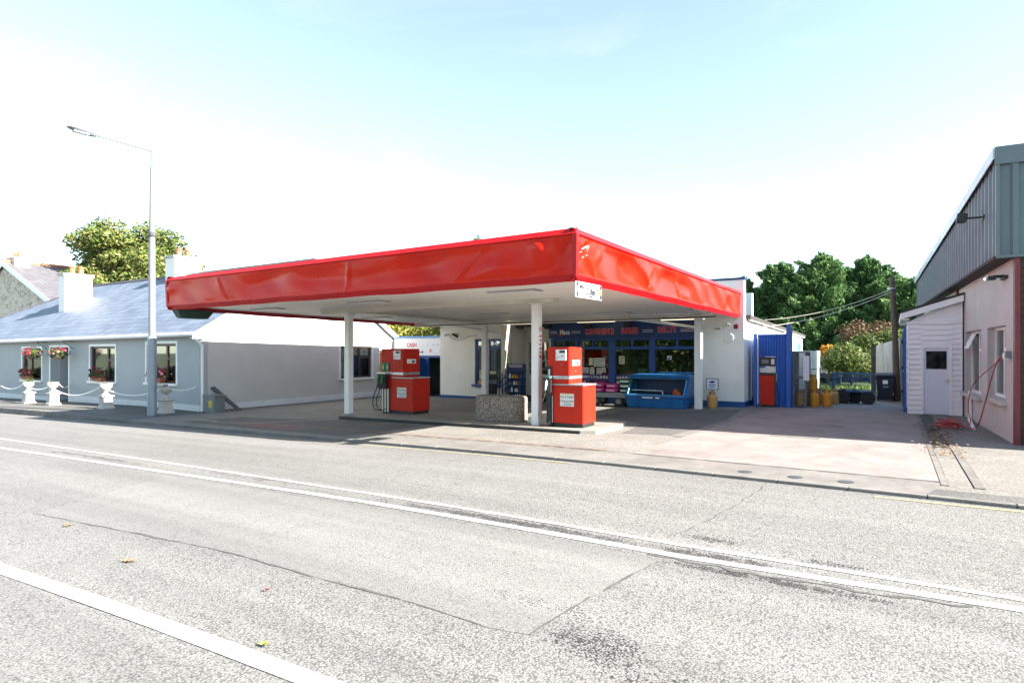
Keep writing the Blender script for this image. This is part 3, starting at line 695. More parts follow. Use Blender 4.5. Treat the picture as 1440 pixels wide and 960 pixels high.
# ================================================================= shop
SY = 21.2
shop = thing('shop', (-10.2, SY, F(-10)), 'white flat-roofed shop with blue fascia sign and wide windows behind the pumps', 'shop')
# left white wall with window hole
mb = MB(); wall_with_holes(mb, -17.0, -13.62, -.45, 3.3, [(-15.12,-13.75,.45,2.38)], SY, .25); mb.box(-17.0,-16.75,SY+.25,36,-.45,3.5)  # side return raised above the roof to keep sun off the cottage gable
mb.build('front_wall', M['white_wall'], shop)
mb = MB(); mb.box(-17.005,-13.6,SY-.02,SY,-.45,-.06); mb.build('plinth', M['blue'], shop)
window(shop, 'window', -15.12, -13.75, .45, 2.38, SY, '-y', .10, .1, M['blue'], [(-14.42,.09)], [(1.98,.09,-15.02,-13.85)], M['glass'], M['curtain_g'], .3, M['blue'])
wmb = MB(); wmb.box(-15.0,-13.86,SY+.24,SY+.26,2.0,2.3); wmb.build('blind', M['paper'], shop)
# porch recess with goods window
mb = MB(); mb.box(-13.62,-13.42,SY-.25,SY+.2,-.45,3.1); mb.build('porch_pillar', M['cream'], shop)
mb = MB(); mb.box(-13.62,-13.42,SY+.25,22.6,-.45,3.1); mb.box(-11.62,-11.44,SY+.2,22.6,-.45,3.1)
wall_with_holes(mb, -14.4, -11.62, -.45, 3.1, [(-13.3,-11.75,.82,2.3)], 22.6, .15)
mb.build('porch_wall', M['white_wall'], shop)
f = window(shop, 'porch_window', -13.35, -11.75, .82, 2.3, 22.6, '-y', .07, .1, M['white_paint'], [(-13.02,.06)], [], M['glass'], None)
for k, (z0, z1, m) in enumerate(((1.9,2.26,'goods_y'),(1.45,1.87,'goods_y'),(1.12,1.42,'goods_w'),(.86,1.09,'goods_y'))):
    mb = MB(); mb.box(-13.28,-11.8,22.80,22.95,z0,z1); mb.build('stocked_shelf', M[m], f)
for z in (1.44,1.1):
    mb = MB(); mb.box(-13.28,-11.8,22.74,22.79,z-.035,z+.035); mb.build('shelf_edge', M['white_paint'], f)
mb = MB(); mb.box(-13.4,-11.6,21.35,22.6,3.0,3.1); mb.build('porch_ceiling', M['white_wall'], shop)
# right white wall block and side wall
mb = MB(); mb.box(-5.5,-4.14,21.03,21.3,-.3,4.22); mb.box(-9.6,-5.5,21.18,21.32,3.1,4.22); mb.box(-11.46,-5.5,21.18,21.32,2.96,3.1)
mb.build('end_wall', M['white_wall2'], shop)
mb = MB(); mb.box(-9.62,-4.10,20.99,21.36,4.22,4.29); mb.build('parapet_cap', M['blue_dark'], shop)
mb = MB(); mb.box(-5.5,-4.12,21.005,21.029,-.3,.19); mb.box(-4.139,-4.115,21.03,27,-.3,.19); mb.build('plinth', M['blue'], shop)
mb = MB(); mb.prism([(-4.4,21.301,-.3),(-4.4,36.3,-.3),(-4.4,36.3,2.62),(-4.4,21.301,2.95)], (.26,0,0)); mb.box(-17,-4.4,36.0,36.3,-.3,2.62); mb.build('side_wall', M['white_wall2'], shop)
mb = MB(); mb.hexa([(-17,21.36,2.93),(-4.0,21.36,2.93),(-4.0,36.5,2.62),(-17,36.5,2.62),(-17,21.36,3.06),(-4.0,21.36,3.06),(-4.0,36.5,2.74),(-17,36.5,2.74)]); mb.build('flat_roof', M['felt'], shop)
mb = MB(); mb.tube([(-4.06,21.5,2.93),(-4.06,36.4,2.62)], .05, 8); mb.tube([(-4.09,29.5,2.8),(-4.09,29.5,.05)], .04, 8); mb.build('gutter', M['cream'], shop)
mb = MB(); mb.box(-4.62,-4.38,23.7,23.94,2.9,4.0); mb.build('flue', M['white_paint'], shop, bevel=.01)
mb = MB(); mb.box(-4.05,-4.03,21.7,21.76,.2,2.4); mb.tube([(-4.07,22.2,.3),(-4.07,22.2,2.6)], .025, 6); mb.box(-4.14,-4.04,22.6,22.75,1.1,1.3); mb.build('conduit', M['white_paint'], shop)
# shopfront: fascia sign, frames, glass
mb = MB(); mb.box(-11.44,-5.5,21.06,21.179,2.36,2.96); fas = mb.build('fascia_sign', M['blue_dark'], shop)
mb = MB(); mb.mat(0)
TX = (('CONVENIENCE',-9.31,2.50,.60),('ExPRESS',-8.12,2.515,.66),("REILLY'S",-6.74,2.53,.66))
for (b_, x_, z_, s_) in TX: text(mb, b_, (x_,21.055,z_), .28, bold=.010, sx=s_)
mb.mat(1)
for (b_, x_, z_, s_) in TX: text(mb, b_, (x_,21.0585,z_), .28, ext=.002, bold=.017, sx=s_)
mb.mat(2); text(mb, 'Mace', (-10.75,21.052,2.51), .25, bold=.008, sx=.8)
mb.mat(0); mb.prism([(-11.02,21.058,2.44),(-10.85,21.058,2.44),(-10.80,21.058,2.72),(-10.93,21.058,2.72)], (0,-.004,0))
mb.mat(1)
for (a, b) in ((-11.4,-11.08),(-10.46,-10.08),(-7.62,-7.24),(-6.25,-5.6)):
    for z in (2.545,2.61): mb.box(a, b, 21.054, 21.058, z, z+.022)
mb.build('lettering', [M['ink_red'], mat('pale_sign_outline', (.62,.55,.60), .5), M['sign_white']], fas)
mb = MB()
for (x, w) in ((-11.36,.16),(-10.33,.14),(-8.86,.26),(-7.32,.22),(-5.57,.14)): mb.box(x-w/2, x+w/2, 21.2, 21.34, -.1, 2.36)
for (a, b) in ((-11.28,-10.4),(-10.26,-8.99),(-8.73,-7.43),(-7.21,-5.64)):
    mb.box(a, b, 21.21, 21.33, 2.27, 2.36); mb.box(a, b, 21.21, 21.33, 1.93, 2.03); mb.box(a, b, 21.21, 21.33, .5, .62)
    mb.box((a+b)/2-.03,(a+b)/2+.03,21.22,21.32,2.03,2.27)
sf = mb.build('shopfront_frame', M['blue'], shop)
for (a, b) in ((-11.28,-10.4),(-10.26,-8.99),(-8.73,-7.43),(-7.21,-5.64)):
    mb = MB(); mb.box(a, b, 21.262, 21.272, .62, 2.27); mb.build('pane', M['glass_shop'], sf)
mb = MB(); mb.box(-11.28,-5.64,21.23,21.31,-.2,.5); mb.build('stall_riser', M['blue_dark'], shop)
# promotional band across the lower glass
mb = MB(); mb.box(-10.26,-8.99,21.250,21.258,.74,.99); mb.box(-8.73,-7.43,21.250,21.258,.74,.99); mb.box(-7.21,-5.64,21.250,21.258,.62,1.03)
mb.build('window_band', mat('purple_band', (.07,.035,.17), .5, .2, 4), shop)
mb = MB(); rr = random.Random(3); x = -10.2
while x < -7.55:
    w = rr.uniform(.04,.10)
    if not (-9.03 < x < -8.7): mb.box(x, x+w, 21.245, 21.2495, .84, .84+rr.uniform(.06,.1))
    x += w + rr.uniform(.015,.05)
mb.box(-7.2,-5.65,21.245,21.2495,.99,1.02)
mb.build('band_marks', M['paper'], shop)
mb = MB()
for (x0,x1,z0,z1) in ((-9.82,-9.66,1.33,1.6),): mb.box(x0,x1,21.250,21.258,z0,z1)
mb.build('notice', M['paper2'], shop)
NOT = [(-9.62,-9.16,1.28,1.60,'paper'),(-9.62+.58,-8.99-.0,1.30,1.62,'paper2'),(-9.78,-9.6,.98,1.25,'paper'),(-9.5,-9.3,.99,1.22,'paper'),(-9.28,-9.13,1.05,1.24,'paper'),(-10.1,-9.84,1.02,1.24,'paper'),(-8.6,-8.38,1.38,1.68,'paper2'),(-6.78,-6.62,1.56,1.7,'paper')]
for (x0,x1,z0,z1,m) in NOT:
    if x1-x0 < .05: continue
    p = MB(); p.box(x0,x1,21.250,21.257,z0,z1); p = p.build('notice', M[m], shop)
    t = MB()
    for k in range(3):
        zz = z1-.06-k*(z1-z0)*.28; t.box(x0+.03, x1-.03-.03*(k % 2), 21.246, 21.2495, zz-.022, zz)
    t.build('print', M['ink'], p)
# interior: floor, back wall, ceiling and stocked shelves
mb = MB(); mb.box(-16.7,-4.45,21.4,28,-.35,-.02); mb.box(-16.7,-4.45,28,28.1,-.02,2.9); mb.build('interior_shell', mat('shop_interior', (.16,.13,.11), .8), shop)
for (x0,x1,y0,y1,z0,z1,m) in ((-11.2,-5.7,24.6,25.0,0,1.75,'goods'),(-8.4,-7.5,21.9,22.3,.3,1.02,'goods_w'),(-10.3,-9.2,22.2,22.5,.2,1.0,'goods'),(-7.0,-5.9,22.4,22.8,.2,1.05,'goods'),(-11.2,-5.7,27.3,27.8,0,2.2,'goods'),(-8.5,-8.2,21.6,21.8,.95,1.1,'goods_y')):
    mb = MB(); mb.box(x0,x1,y0,y1,z0,z1); mb.build('stocked_shelf', M[m], shop)
mb = MB(); mb.box(-8.45,-8.1,21.55,21.7,1.0,1.16); mb.build('display_card', M['orange'], shop)
t = MB(); t.box(-7.98,-7.62,21.55,21.6,1.0,1.22); t.build('display_card', M['paper'], shop)
mb = MB(); mb.box(-7.15,-6.9,21.55,21.7,1.04,1.3); mb.build('display_card', M['gas_yellow'], shop)
# fittings on the right wall
mb = MB(); mb.lathe([(0,0),(.15,-.0),(.16,-.02),(.16,-.05),(.14,-.06)][::-1], (-4.61,21.03,2.31), 24, 'y'); mb.build('round_wall_lamp', M['white_plastic'], shop)
mb = MB(); mb.box(-5.12,-4.80,20.95,21.029,2.58,2.70); a = mb.build('alarm_box', M['white_plastic'], shop, bevel=.015)
mb = MB(); mb.box(-5.05,-4.88,20.94,20.9499,2.60,2.63); mb.build('grille', M['black'], a)
mb = MB(); mb.box(-4.45,-4.31,20.93,21.029,2.60,2.74); mb.build('siren_box', M['red_dark'], shop, bevel=.01)
mb = MB(); mb.tube([(-4.62,21.03,2.72),(-4.62,20.93,2.74)], .02, 6); mb.tube([(-4.70,20.90,2.75),(-4.55,20.92,2.73)], .045, 8); mb.build('security_camera', M['steel'], shop)
mb = MB(); mb.tube([(-16.55,21.2,2.55),(-16.55,21.08,2.6)], .02, 6); mb.tube([(-16.62,21.0,2.55),(-16.45,21.1,2.6)], .05, 8); mb.build('security_camera', M['white_plastic'], shop)
mb = MB(); mb.tube([(-16.0,21.2,2.6),(-16.0,21.02,2.62)], .02, 6); mb.tube([(-16.12,20.95,2.6),(-15.9,21.05,2.48)], .06, 8); mb.build('security_camera', M['black'], shop)
mb = MB(); mb.tube([(-16.5,21.19,2.5),(-16.2,21.19,2.35),(-15.8,21.19,2.33),(-15.5,21.19,2.48),(-15.2,21.19,2.52),(-15.02,21.19,2.55),(-15.0,21.19,2.42)], .012, 5); mb.build('cable', M['steel'], shop)
# blue plaque high on the side wall
mb = MB(); mb.box(-4.139,-4.10,33.4,36.0,1.62,2.5); pq = mb.build('wall_sign', M['sign_white'], shop)
mb = MB(); mb.prism([(-4.099,33.8,2.2),(-4.099,34.6,2.35),(-4.099,35.6,2.1),(-4.099,34.9,1.9),(-4.099,35.3,1.72),(-4.099,34.0,1.8)], (.004,0,0)); mb.build('emblem', mat('teal_print', (.05,.28,.42), .5), pq)

# ================================================================= cash office annex
AY = 21.75
an = thing('office_annex', (-19, AY, F(-19)), 'small lean-to office with blue door and white board reading CASH', 'office')
mb = MB(); mb.box(-20.6,-17.25,AY,AY+.1,1.66,2.47); bd = mb.build('sign_board', M['sign_white'], an)
mb = MB(); text(mb, 'CASH', (-19.15,AY-.003,2.06), .27, bold=.004, sx=.9); mb.mat(1); 
for (x,z,w) in ((-18.45,2.08,.05),(-18.2,2.06,.04),(-18.0,1.9,.06),(-17.9,2.13,.1),(-17.65,2.13,.12),(-17.5,1.85,.05)): mb.box(x,x+w,AY-.004,AY-.001,z,z+.05)
mb.mat(2); mb.box(-18.75,-18.45,AY-.004,AY-.001,1.80,1.84); mb.box(-18.5,-18.46,AY-.004,AY-.001,1.76,1.9); mb.mat(0); mb.box(-18.05,-17.98,AY-.004,AY-.001,1.82,1.95)
mb.build('lettering', [M['ink_red'], mat('faded_mark', (.45,.55,.72), .6), M['ink_blue']], bd)
mb = MB(); mb.box(-20.7,-17.1,AY-.05,AY+2,2.471,2.56); mb.build('roof_trim', mat('light_blue_trim', (.10,.30,.62), .5), an)
mb = MB(); mb.box(-20.55,-20.38,AY,AY+.1,-.45,1.66); mb.box(-18.35,-18.12,AY,AY+.1,-.45,1.66); mb.box(-17.42,-17.25,AY,AY+.1,-.45,1.66); mb.box(-20.38,-18.35,AY+.005,AY+.095,1.55,1.658); mb.box(-18.12,-17.42,AY+.005,AY+.095,1.56,1.658); mb.build('frame', M['blue'], an)
mb = MB(); mb.box(-20.38,-18.35,AY+.02,AY+.08,-.45,.35); mb.build('panel', M['blue_dark'], an)
mb = MB(); mb.box(-20.38,-18.35,AY+.04,AY+.05,.35,1.55); mb.build('pane', M['glass'], an)
mb = MB(); mb.box(-20.6,-17.2,AY+1.9,AY+2,-.45,2.45); mb.box(-20.6,-20.5,AY+.1,AY+1.9,-.45,2.45); mb.box(-17.25,-17.05,AY+.1,AY+1.9,-.45,2.45); mb.build('wall', M['grey_dark'], an)
mb = MB(); mb.box(-18.38,-18.32,AY-.5,AY+.0,-.2,1.5); mb.build('open_door', M['blue'], an)

# ================================================================= big shed on the right (skewed a little)
SX, SF = 2.05, 15.4; sk = .05
TS = lambda p: (p[0] - sk*(p[1]-SF), p[1] + sk*(p[0]-SX), p[2])
shed = thing('industrial_shed', (SX, SF, 0), 'tall shed of teal corrugated cladding above a pink rendered wall', 'shed')
L = 17.2
SW = [(16.25,18.2,.82,2.40),(19.0,21.4,.72,2.40),(23.6,25.2,.62,2.2)]
mb2 = MB(lambda p: TS((2*SX - p[0], p[1], p[2]))); wall_with_holes(mb2, SF+.13, SF+L, -.3, 3.9, [(a,b,z0,z1) for a,b,z0,z1 in SW], SX, .3, '+x')
wl = mb2.build('wall', M['pink_wall'], shed)
mb = MB(TS); mb.box(SX-.01,SX+.07,SF-.04,SF+.128,-.2,3.68); mb.build('corner_trim', M['red_dark'], shed)
for (a,b,z0,z1) in SW:
    mb = MB(TS); d0, d1 = .14, .22; fr = .07
    mb.box(SX+d0,SX+d1,a,a+fr,z0,z1); mb.box(SX+d0,SX+d1,b-fr,b,z0,z1); mb.box(SX+d0,SX+d1,a+fr,b-fr,z0,z0+fr); mb.box(SX+d0,SX+d1,a+fr,b-fr,z1-fr,z1); mb.box(SX+d0+.002,SX+d1-.002,(a+b)/2-.04,(a+b)/2+.04,z0+fr,z1-fr); mb.box(SX+d0+.003,SX+d1-.003,a+fr,(a+b)/2,z1-.55,z1-.47)
    f = mb.build('window', M['white_upvc'], shed)
    q = MB(TS); q.box(SX+.17,SX+.178,a+fr/2,b-fr/2,z0+fr/2,z1-fr/2); q.build('pane', M['glass'], f)
    q = MB(TS); q.box(SX+.26,SX+.28,a,b,z0,z1); q.build('interior', M['curtain_g'], f)
    q = MB(TS); q.box(SX-.10,SX+.12,a-.1,b+.1,z0-.1,z0-.002); q.build('sill', M['conc_wall'], f)
mb = MB(TS); mb.hexa([(SX-.06,20.5,1.93),(SX-.045,20.5,1.93),(SX+.13,20.5,2.33),(SX+.11,20.5,2.33),(SX-.06,21.2,1.93),(SX-.045,21.2,1.93),(SX+.13,21.2,2.33),(SX+.11,21.2,2.33)]); mb.build('open_vent', M['white_upvc'], shed)
mb = MB(TS); mb.tube([(SX-.04,22.6,.02),(SX-.04,22.6,3.75)], .04, 6); mb.build('downpipe', M['red_dark'], shed)
mb = MB(TS); mb.tube([(SX-.05,20.2,.0),(SX-.05,20.2,.8)], .05, 8); mb.tube([(SX-.06,20.3,.04),(SX-.3,17.9,.04)], .04, 6); mb.build('waste_pipe', M['white_upvc'], shed)
# corrugated cladding: box profile panels, left side and front
def clad_profile(u0, u1, pitch, d, crest, slope):
    pts = []; u = u0
    while u < u1 - 1e-6:
        for (du, dd) in ((0,0),(crest,0),(crest+slope,d),(pitch-slope,d)): 
            if u+du < u1: pts.append((u+du, dd))
        u += pitch
    pts.append((u1, 0)); return pts
cx0 = SX-.28
topz = lambda y: 5.83
mb = MB(TS); pr = clad_profile(SF-.0, SF+L, .42, .035, .05, .03); vs = []; fs = []
for (u, d_) in pr: vs += [(cx0+d_, u, 3.76), (cx0+d_, u, 5.75-.75*(u-SF)/L)]
for i in range(len(pr)-1): fs.append((2*i, 2*i+1, 2*i+3, 2*i+2))
mb.add(vs, fs); mb.build('side_cladding', M['clad_side'], shed)
mb = MB(TS); pr = clad_profile(cx0, cx0+14, .36, -.05, .2, .04); vs = []; fs = []
for (u, d_) in pr: vs += [(u, SF+d_, 3.76), (u, SF+d_, 5.82)]
for i in range(len(pr)-1): fs.append((2*i, 2*i+2, 2*i+3, 2*i+1))
mb.add(vs, fs); mb.build('front_cladding', M['clad'], shed)
mb = MB(TS); mb.box(cx0-.05,cx0+14,SF-.08,SF-.052,5.55,5.90); mb.box(cx0-.03,cx0+.03,SF-.07,SF+.03,3.74,5.549); mb.box(cx0-.02,cx0+14,SF-.06,SF+.0,3.70,3.755); mb.build('corner_flashing', M['clad'], shed)
mb = MB(TS); mb.hexa([(cx0-.07,SF,5.68),(cx0-.05,SF,5.68),(cx0-.05,SF+L,4.88),(cx0-.07,SF+L,4.88),(cx0-.07,SF,5.9),(cx0+.06,SF,5.9),(cx0+.06,SF+L,5.13),(cx0-.07,SF+L,5.13)]); mb.build('eaves_flashing', M['flash'], shed)
mb = MB(TS); mb.box(cx0-.04,SX-.001,SF+.1,SF+L,3.70,3.757); mb.box(SX,SX+14,SF+.01,SF+.3,3.5,3.69); mb.build('soffit', M['felt'], shed)
mb = MB(TS); mb.hexa([(cx0,SF,5.78),(cx0+14,SF,5.78),(cx0+14,SF+L,5.03),(cx0,SF+L,5.03),(cx0,SF,5.84),(cx0+14,SF,5.84),(cx0+14,SF+L,5.09),(cx0,SF+L,5.09)]); mb.box(cx0+13.7,cx0+14,SF,SF+L,-.3,5.0); mb.box(cx0,cx0+13.7,SF+L-.1,SF+L,-.3,5.0); mb.build('roof', M['clad'], shed)
mb = MB(TS); mb.box(SX+.07,SX+6,SF+.05,SF+.12,-.1,3.5); dr = mb.build('roller_door', M['red_door'], shed)
mb = MB(TS)
for k in range(22): mb.box(SX+.08,SX+6,SF+.02,SF+.049,.0+k*.16,.12+k*.16)
mb.build('door_slats', M['red_door'], dr)
mb = MB(TS); mb.box(SX+6,SX+13.7,SF+.01,SF+.3,-.2,3.5); mb.build('front_wall', M['pink_wall'], shed)
# floodlight on the cladding and lamp under the eave
mb = MB(TS); mb.box(cx0-.02,cx0+.02,16.75,16.95,4.75,4.85); mb.tube([(cx0,16.85,4.8),(cx0-.35,16.95,4.82)], .025, 6); fl = mb.build('floodlight_bracket', M['black'], shed)
mb = MB(TS); mb.hexa([(cx0-.48,16.88,4.74),(cx0-.3,16.88,4.72),(cx0-.3,17.06,4.72),(cx0-.48,17.06,4.74),(cx0-.45,16.88,4.96),(cx0-.26,16.88,4.92),(cx0-.26,17.06,4.92),(cx0-.45,17.06,4.96)]); mb.build('floodlight', M['black'], fl, bevel=.02)
mb = MB(TS); mb.box(SX-.30,SX-.16,16.2,16.45,3.36,3.44); mb.box(SX-.20,SX,16.3,16.36,3.40,3.46); mb.box(SX-.06,SX,16.0,16.5,3.36,3.42); lm = mb.build('wall_lamp', M['black'], shed)
for y_, r_ in ((16.6,.04),(16.9,.035)): mb = MB(TS); mb.ball((SX-.24,y_,3.44), r_); mb.build('bulb', M['lens_lit'], lm)
mb = MB(TS); mb.box(SX-.1,SX-.002,15.7,15.9,1.72,1.86); mb.build('tap_box', M['grey'], shed)

# ================================================================= lean-to with weatherboards
LY = 21.6
lt = thing('lean_to', (1.05, LY, 0), 'white weatherboarded lean-to with a plain white door beside the pink wall', 'lean-to')
mb = MB()
def lap(x0, x1, z0, z1):
    z = z0
    while z < z1 - .01:
        t = min(z+.15, z1); mb.hexa([(x0,LY-.045,z),(x1,LY-.045,z),(x1,LY+.02,z),(x0,LY+.02,z),(x0,LY-.006,t),(x1,LY-.006,t),(x1,LY+.02,t),(x0,LY+.02,t)]); z += .15
lap(.42,.72,-.02,2.7); lap(1.46,1.66,-.02,2.7); lap(.72,1.46,2.03,2.7)
n = 6
for k in range(n):
    z0 = 2.74 + k*.11; xl = .42 + max(0, (z0-2.74))*1.9
    if xl < 1.6: mb.hexa([(xl,LY-.028,z0),(1.66,LY-.028,z0),(1.66,LY+.02,z0),(xl,LY+.02,z0),(min(1.65,xl+.21),LY-.006,z0+.11),(1.66,LY-.006,z0+.11),(1.66,LY+.02,z0+.11),(min(1.65,xl+.21),LY+.02,z0+.11)])
mb.build('weatherboards', M['board'], lt)
mb = MB(); mb.box(.38,.42,LY-.035,LY+.06,-.02,2.72); mb.box(1.66,1.70,LY-.035,LY+.02,-.02,3.3); mb.box(.36,1.70,LY-.05,LY-.03,2.66,2.735); mb.build('corner_boards', M['white_upvc'], lt)
mb = MB(); mb.box(.41,.44,LY+.03,26.2,-.1,2.72); mb.build('side_wall', M['white_wall'], lt)
mb = MB(); mb.hexa([(.22,LY-.2,2.98),(1.72,LY-.2,3.46),(1.72,26.2,3.46),(.22,26.2,2.98),(.22,LY-.2,3.05),(1.72,LY-.2,3.53),(1.72,26.2,3.53),(.22,26.2,3.05)]); mb.build('roof', M['felt'], lt)
mb = MB(); mb.hexa([(.22,LY-.19,2.80),(1.72,LY-.19,3.28),(1.72,LY-.15,3.28),(.22,LY-.15,2.80),(.22,LY-.19,2.978),(1.72,LY-.19,3.458),(1.72,LY-.15,3.458),(.22,LY-.15,2.978)]); mb.box(.2,.24,LY-.15,26.2,2.80,2.97); mb.box(.24,.42,LY-.15,26.2,2.78,2.82); mb.build('bargeboard', M['white_upvc'], lt)
mb = MB(); mb.box(.72,.78,LY-.04,LY+.06,0,2.03); mb.box(1.40,1.46,LY-.04,LY+.06,0,2.03); mb.box(.78,1.40,LY-.04,LY+.06,1.95,2.03); mb.build('door_frame', M['white_upvc'], lt)
mb = MB(); mb.box(.78,1.40,LY+.0,LY+.045,.02,1.95)
dr = mb.build('door', M['door_w'], lt)
mb = MB()
for k in range(6): mb.box(.80+k*.098,.80+k*.098+.09,LY-.008,LY-.001,.06,1.28)
mb.build('planks', M['door_w'], dr)
mb = MB(); mb.box(.84,1.33,LY-.012,LY-.001,1.34,1.86); mb.build('door_pane', M['glass_dark'], dr)
mb = MB(); mb.box(1.33,1.38,LY-.02,LY-.001,.92,1.08); mb.tube([(1.355,LY-.02,1.02),(1.355,LY-.06,1.02),(1.27,LY-.06,1.02)], .012, 6); mb.build('handle', M['cream'], dr)
# blue gate folded back against the lean-to
gt = thing('yard_gate', (.36, LY, 0), 'tall blue metal gate folded back against the lean-to', 'gate')
mb = MB(); mb.box(.32,.36,LY+.05,23.7,.06,2.58); mb.build('gate_leaf', M['blue_corr'], gt)
mb = MB(); mb.box(.28,.319,LY+.05,LY+.12,.04,2.6); mb.box(.28,.319,23.6,23.7,.06,2.58); mb.box(.285,.319,LY+.12,23.6,2.48,2.58); mb.box(.285,.319,LY+.12,23.6,1.2,1.28); mb.build('gate_frame', M['blue'], gt)
mb = MB()
for z in (.5,1.25,2.1): mb.box(.25,.285,23.45,23.6,z,z+.12)
mb.build('hinge', M['black'], gt)
# rear boundary walls
cw = MB(); cw.hexa([(-.66,31.6,-.1),(-.5,31.75,-.1),(.42,28.2,-.1),(.25,28.1,-.1),(-.66,31.6,2.08),(-.5,31.75,2.08),(.42,28.2,2.38),(.25,28.1,2.38)])
cwo = cw.build('boundary_wall', M['conc_wall'], loc=(-.3,30,0)); tag(cwo, 'stained grey concrete wall at the back of the yard behind the wheelie bin', 'wall')
mb = MB(); mb.box(-.80,-.62,31.45,31.85,-.1,2.1); o = mb.build('end_post', M['timber'], cwo)
o.location = (0,0,0)
# ================================================================= canopy
FRc, FLc, RRc, RLc = (-4.72,9.67,3.09,4.04), (-17.55,9.5,3.03,3.97), (-4.24,20.99,2.95,3.85), (-17.45,21.15,2.93,3.80)
can = thing('canopy', (-10.8, 13, F(-10.8)), 'big flat filling-station canopy with dented glossy red fascia on white posts', 'canopy')
def czb(x, y):
    u = (x+17.5)/12.9; v = (y-9.5)/11.5
    return (1-v)*((1-u)*FLc[2]+u*FRc[2]) + v*((1-u)*RLc[2]+u*RRc[2])
def czt(x, y):
    u = (x+17.5)/12.9; v = (y-9.5)/11.5
    return (1-v)*((1-u)*FLc[3]+u*FRc[3]) + v*((1-u)*RLc[3]+u*RRc[3])
def cxy(u, v, ins=.0):      # u 0..1 left-right, v 0..1 front-back
    a = Vector(FLc[:2])*(1-u) + Vector(FRc[:2])*u; b = Vector(RLc[:2])*(1-u) + Vector(RRc[:2])*u
    return a*(1-v) + b*v
def fascia(A, B, n, seed, crumples, name='fascia'):
    rr = random.Random(seed); L_ = math.dist(A[:2], B[:2]); nx = int(L_/.055); rows = 26
    n = Vector((n[0], n[1], 0)); d = (Vector(B[:2])-Vector(A[:2])).normalized()
    dents = []
    for i in range(int(L_*1.15)):
        dents.append((rr.uniform(0,L_), rr.uniform(.25,.75), rr.uniform(.22,.8), rr.uniform(.12,.35), rr.uniform(-.05,.03), 0, rr.uniform(-.6,.6)))
    for c in crumples: dents.append(c)
    def disp(u, t):
        s = 0
        for (cu, ct, wu, wt, a, kind, sl) in dents:
            x = (u - cu - sl*(t-ct))/wu; y = (t-ct)/wt
            if abs(x) > 3 or abs(y) > 3: continue
            s += a*(math.exp(-x*x*1.5) if kind == 0 else max(0, 1-abs(x)*1.6))*math.exp(-y*y)
        s += .014*math.sin(u*1.9+seed)*math.sin(t*3.1) + .007*math.sin(u*5.3+t*4+seed)
        return 1.35*s*min(1, t*6, (1-t)*6)
    vs = []; fs = []; W = 0
    for i in range(nx+1):
        u = L_*i/nx; f = i/nx; px, py = A[0]+(B[0]-A[0])*f, A[1]+(B[1]-A[1])*f
        z0, z1 = A[2]+(B[2]-A[2])*f, A[3]+(B[3]-A[3])*f; H_ = z1-z0
        z0 += .008*math.sin(u*2.3+seed)*math.exp(-((f-.6)/.3)**2) + .003*math.sin(u*4.1)
        prof = [(-.12, z0+.02), (-.09, z0), (-.005, z0+.10), (0, z0+.118)]
        for k in range(rows+1):
            t = k/rows; prof.append((-.004+disp(u, t), z0+.125+(H_-.255)*t))
        prof += [(.02, z1-.125), (.028, z1-.115), (-.05, z1-.005), (-.16, z1)]
        W = len(prof)
        for k, (o, z) in enumerate(prof):
            e = 0
            # mitre the lips at both ends
            if i == 0: e = -o if False else 0
            vs.append((px+n.x*o, py+n.y*o, z))
    for i in range(nx):
        for k in range(W-1): fs.append((i*W+k, (i+1)*W+k, (i+1)*W+k+1, i*W+k+1))
    mb = MB(); mb.add(vs, fs)
    mb.m = [1 if (j % (W-1)) >= W-5 else (1 if (j % (W-1)) < 3 else 0) for j in range(len(fs))]
    o = mb.build(name, [M['red_fascia'], M['red_lip']], can)
    for p in o.data.polygons: p.use_smooth = 3 <= (p.index % (W-1)) < W-5
    return o
def nrm(A, B): d = Vector(B[:2])-Vector(A[:2]); d.normalize(); return (d.y, -d.x)
fr = fascia(FLc, FRc, nrm(FLc, FRc), 3, [(12.55,.5,.55,.5,-.10,1,.2),(12.1,.75,.4,.3,.06,1,-.4),(11.2,.3,.7,.3,.05,0,.5),(9.3,.6,.9,.35,-.09,0,.3),(7.2,.4,.12,.6,.05,1,.1),(6.3,.55,1.0,.3,-.08,0,-.2),(4.3,.6,.9,.4,-.07,0,.6),(2.6,.5,.1,.5,.05,1,-.5),(10.4,.3,.1,.4,.05,1,.8)])
rg = fascia(FRc, RRc, nrm(FRc, RRc), 8, [(.25,.6,.22,.3,-.11,1,.8),(.5,.35,.15,.4,.07,1,-.7),(.95,.7,.3,.3,.05,1,.5),(2.1,.55,.8,.5,-.07,0,-.8),(3.0,.5,.14,.6,.07,1,-.9),(3.4,.3,.15,.3,-.06,1,.6),(4.6,.6,.7,.3,-.05,0,.4),(5.3,.4,.1,.5,.04,1,-.3)])
lf = fascia(RLc, FLc, nrm(RLc, FLc), 5, [])
def patch(c, r, s, m, name, par, n, seed):
    rr = random.Random(seed)
# deck and soffit
def slab(ins, zlo, zhi, name, m):
    P = [(FLc[0]+ins,FLc[1]+ins),(FRc[0]-ins,FRc[1]+ins),(RRc[0]-ins,RRc[1]-.01),(RLc[0]+ins,RLc[1]-.01)]
    mb = MB(); mb.hexa([(x,y,zlo(x,y)) for x,y in P]+[(x,y,zhi(x,y)) for x,y in P]); return mb.build(name, m, can)
slab(.13, lambda x,y: czb(x,y)+.11, lambda x,y: czb(x,y)+.16, 'soffit', M['soffit'])
slab(.34, lambda x,y: czb(x,y)+.17, lambda x,y: czt(x,y)-.03, 'deck', M['steel'])
mb = MB(); mb.box(-17.4,-5.52,20.9,21.172,3.10,3.55); mb.build('rear_sun_stop', M['steel'], can)  # added out of view to close the gap that let sun onto the gable
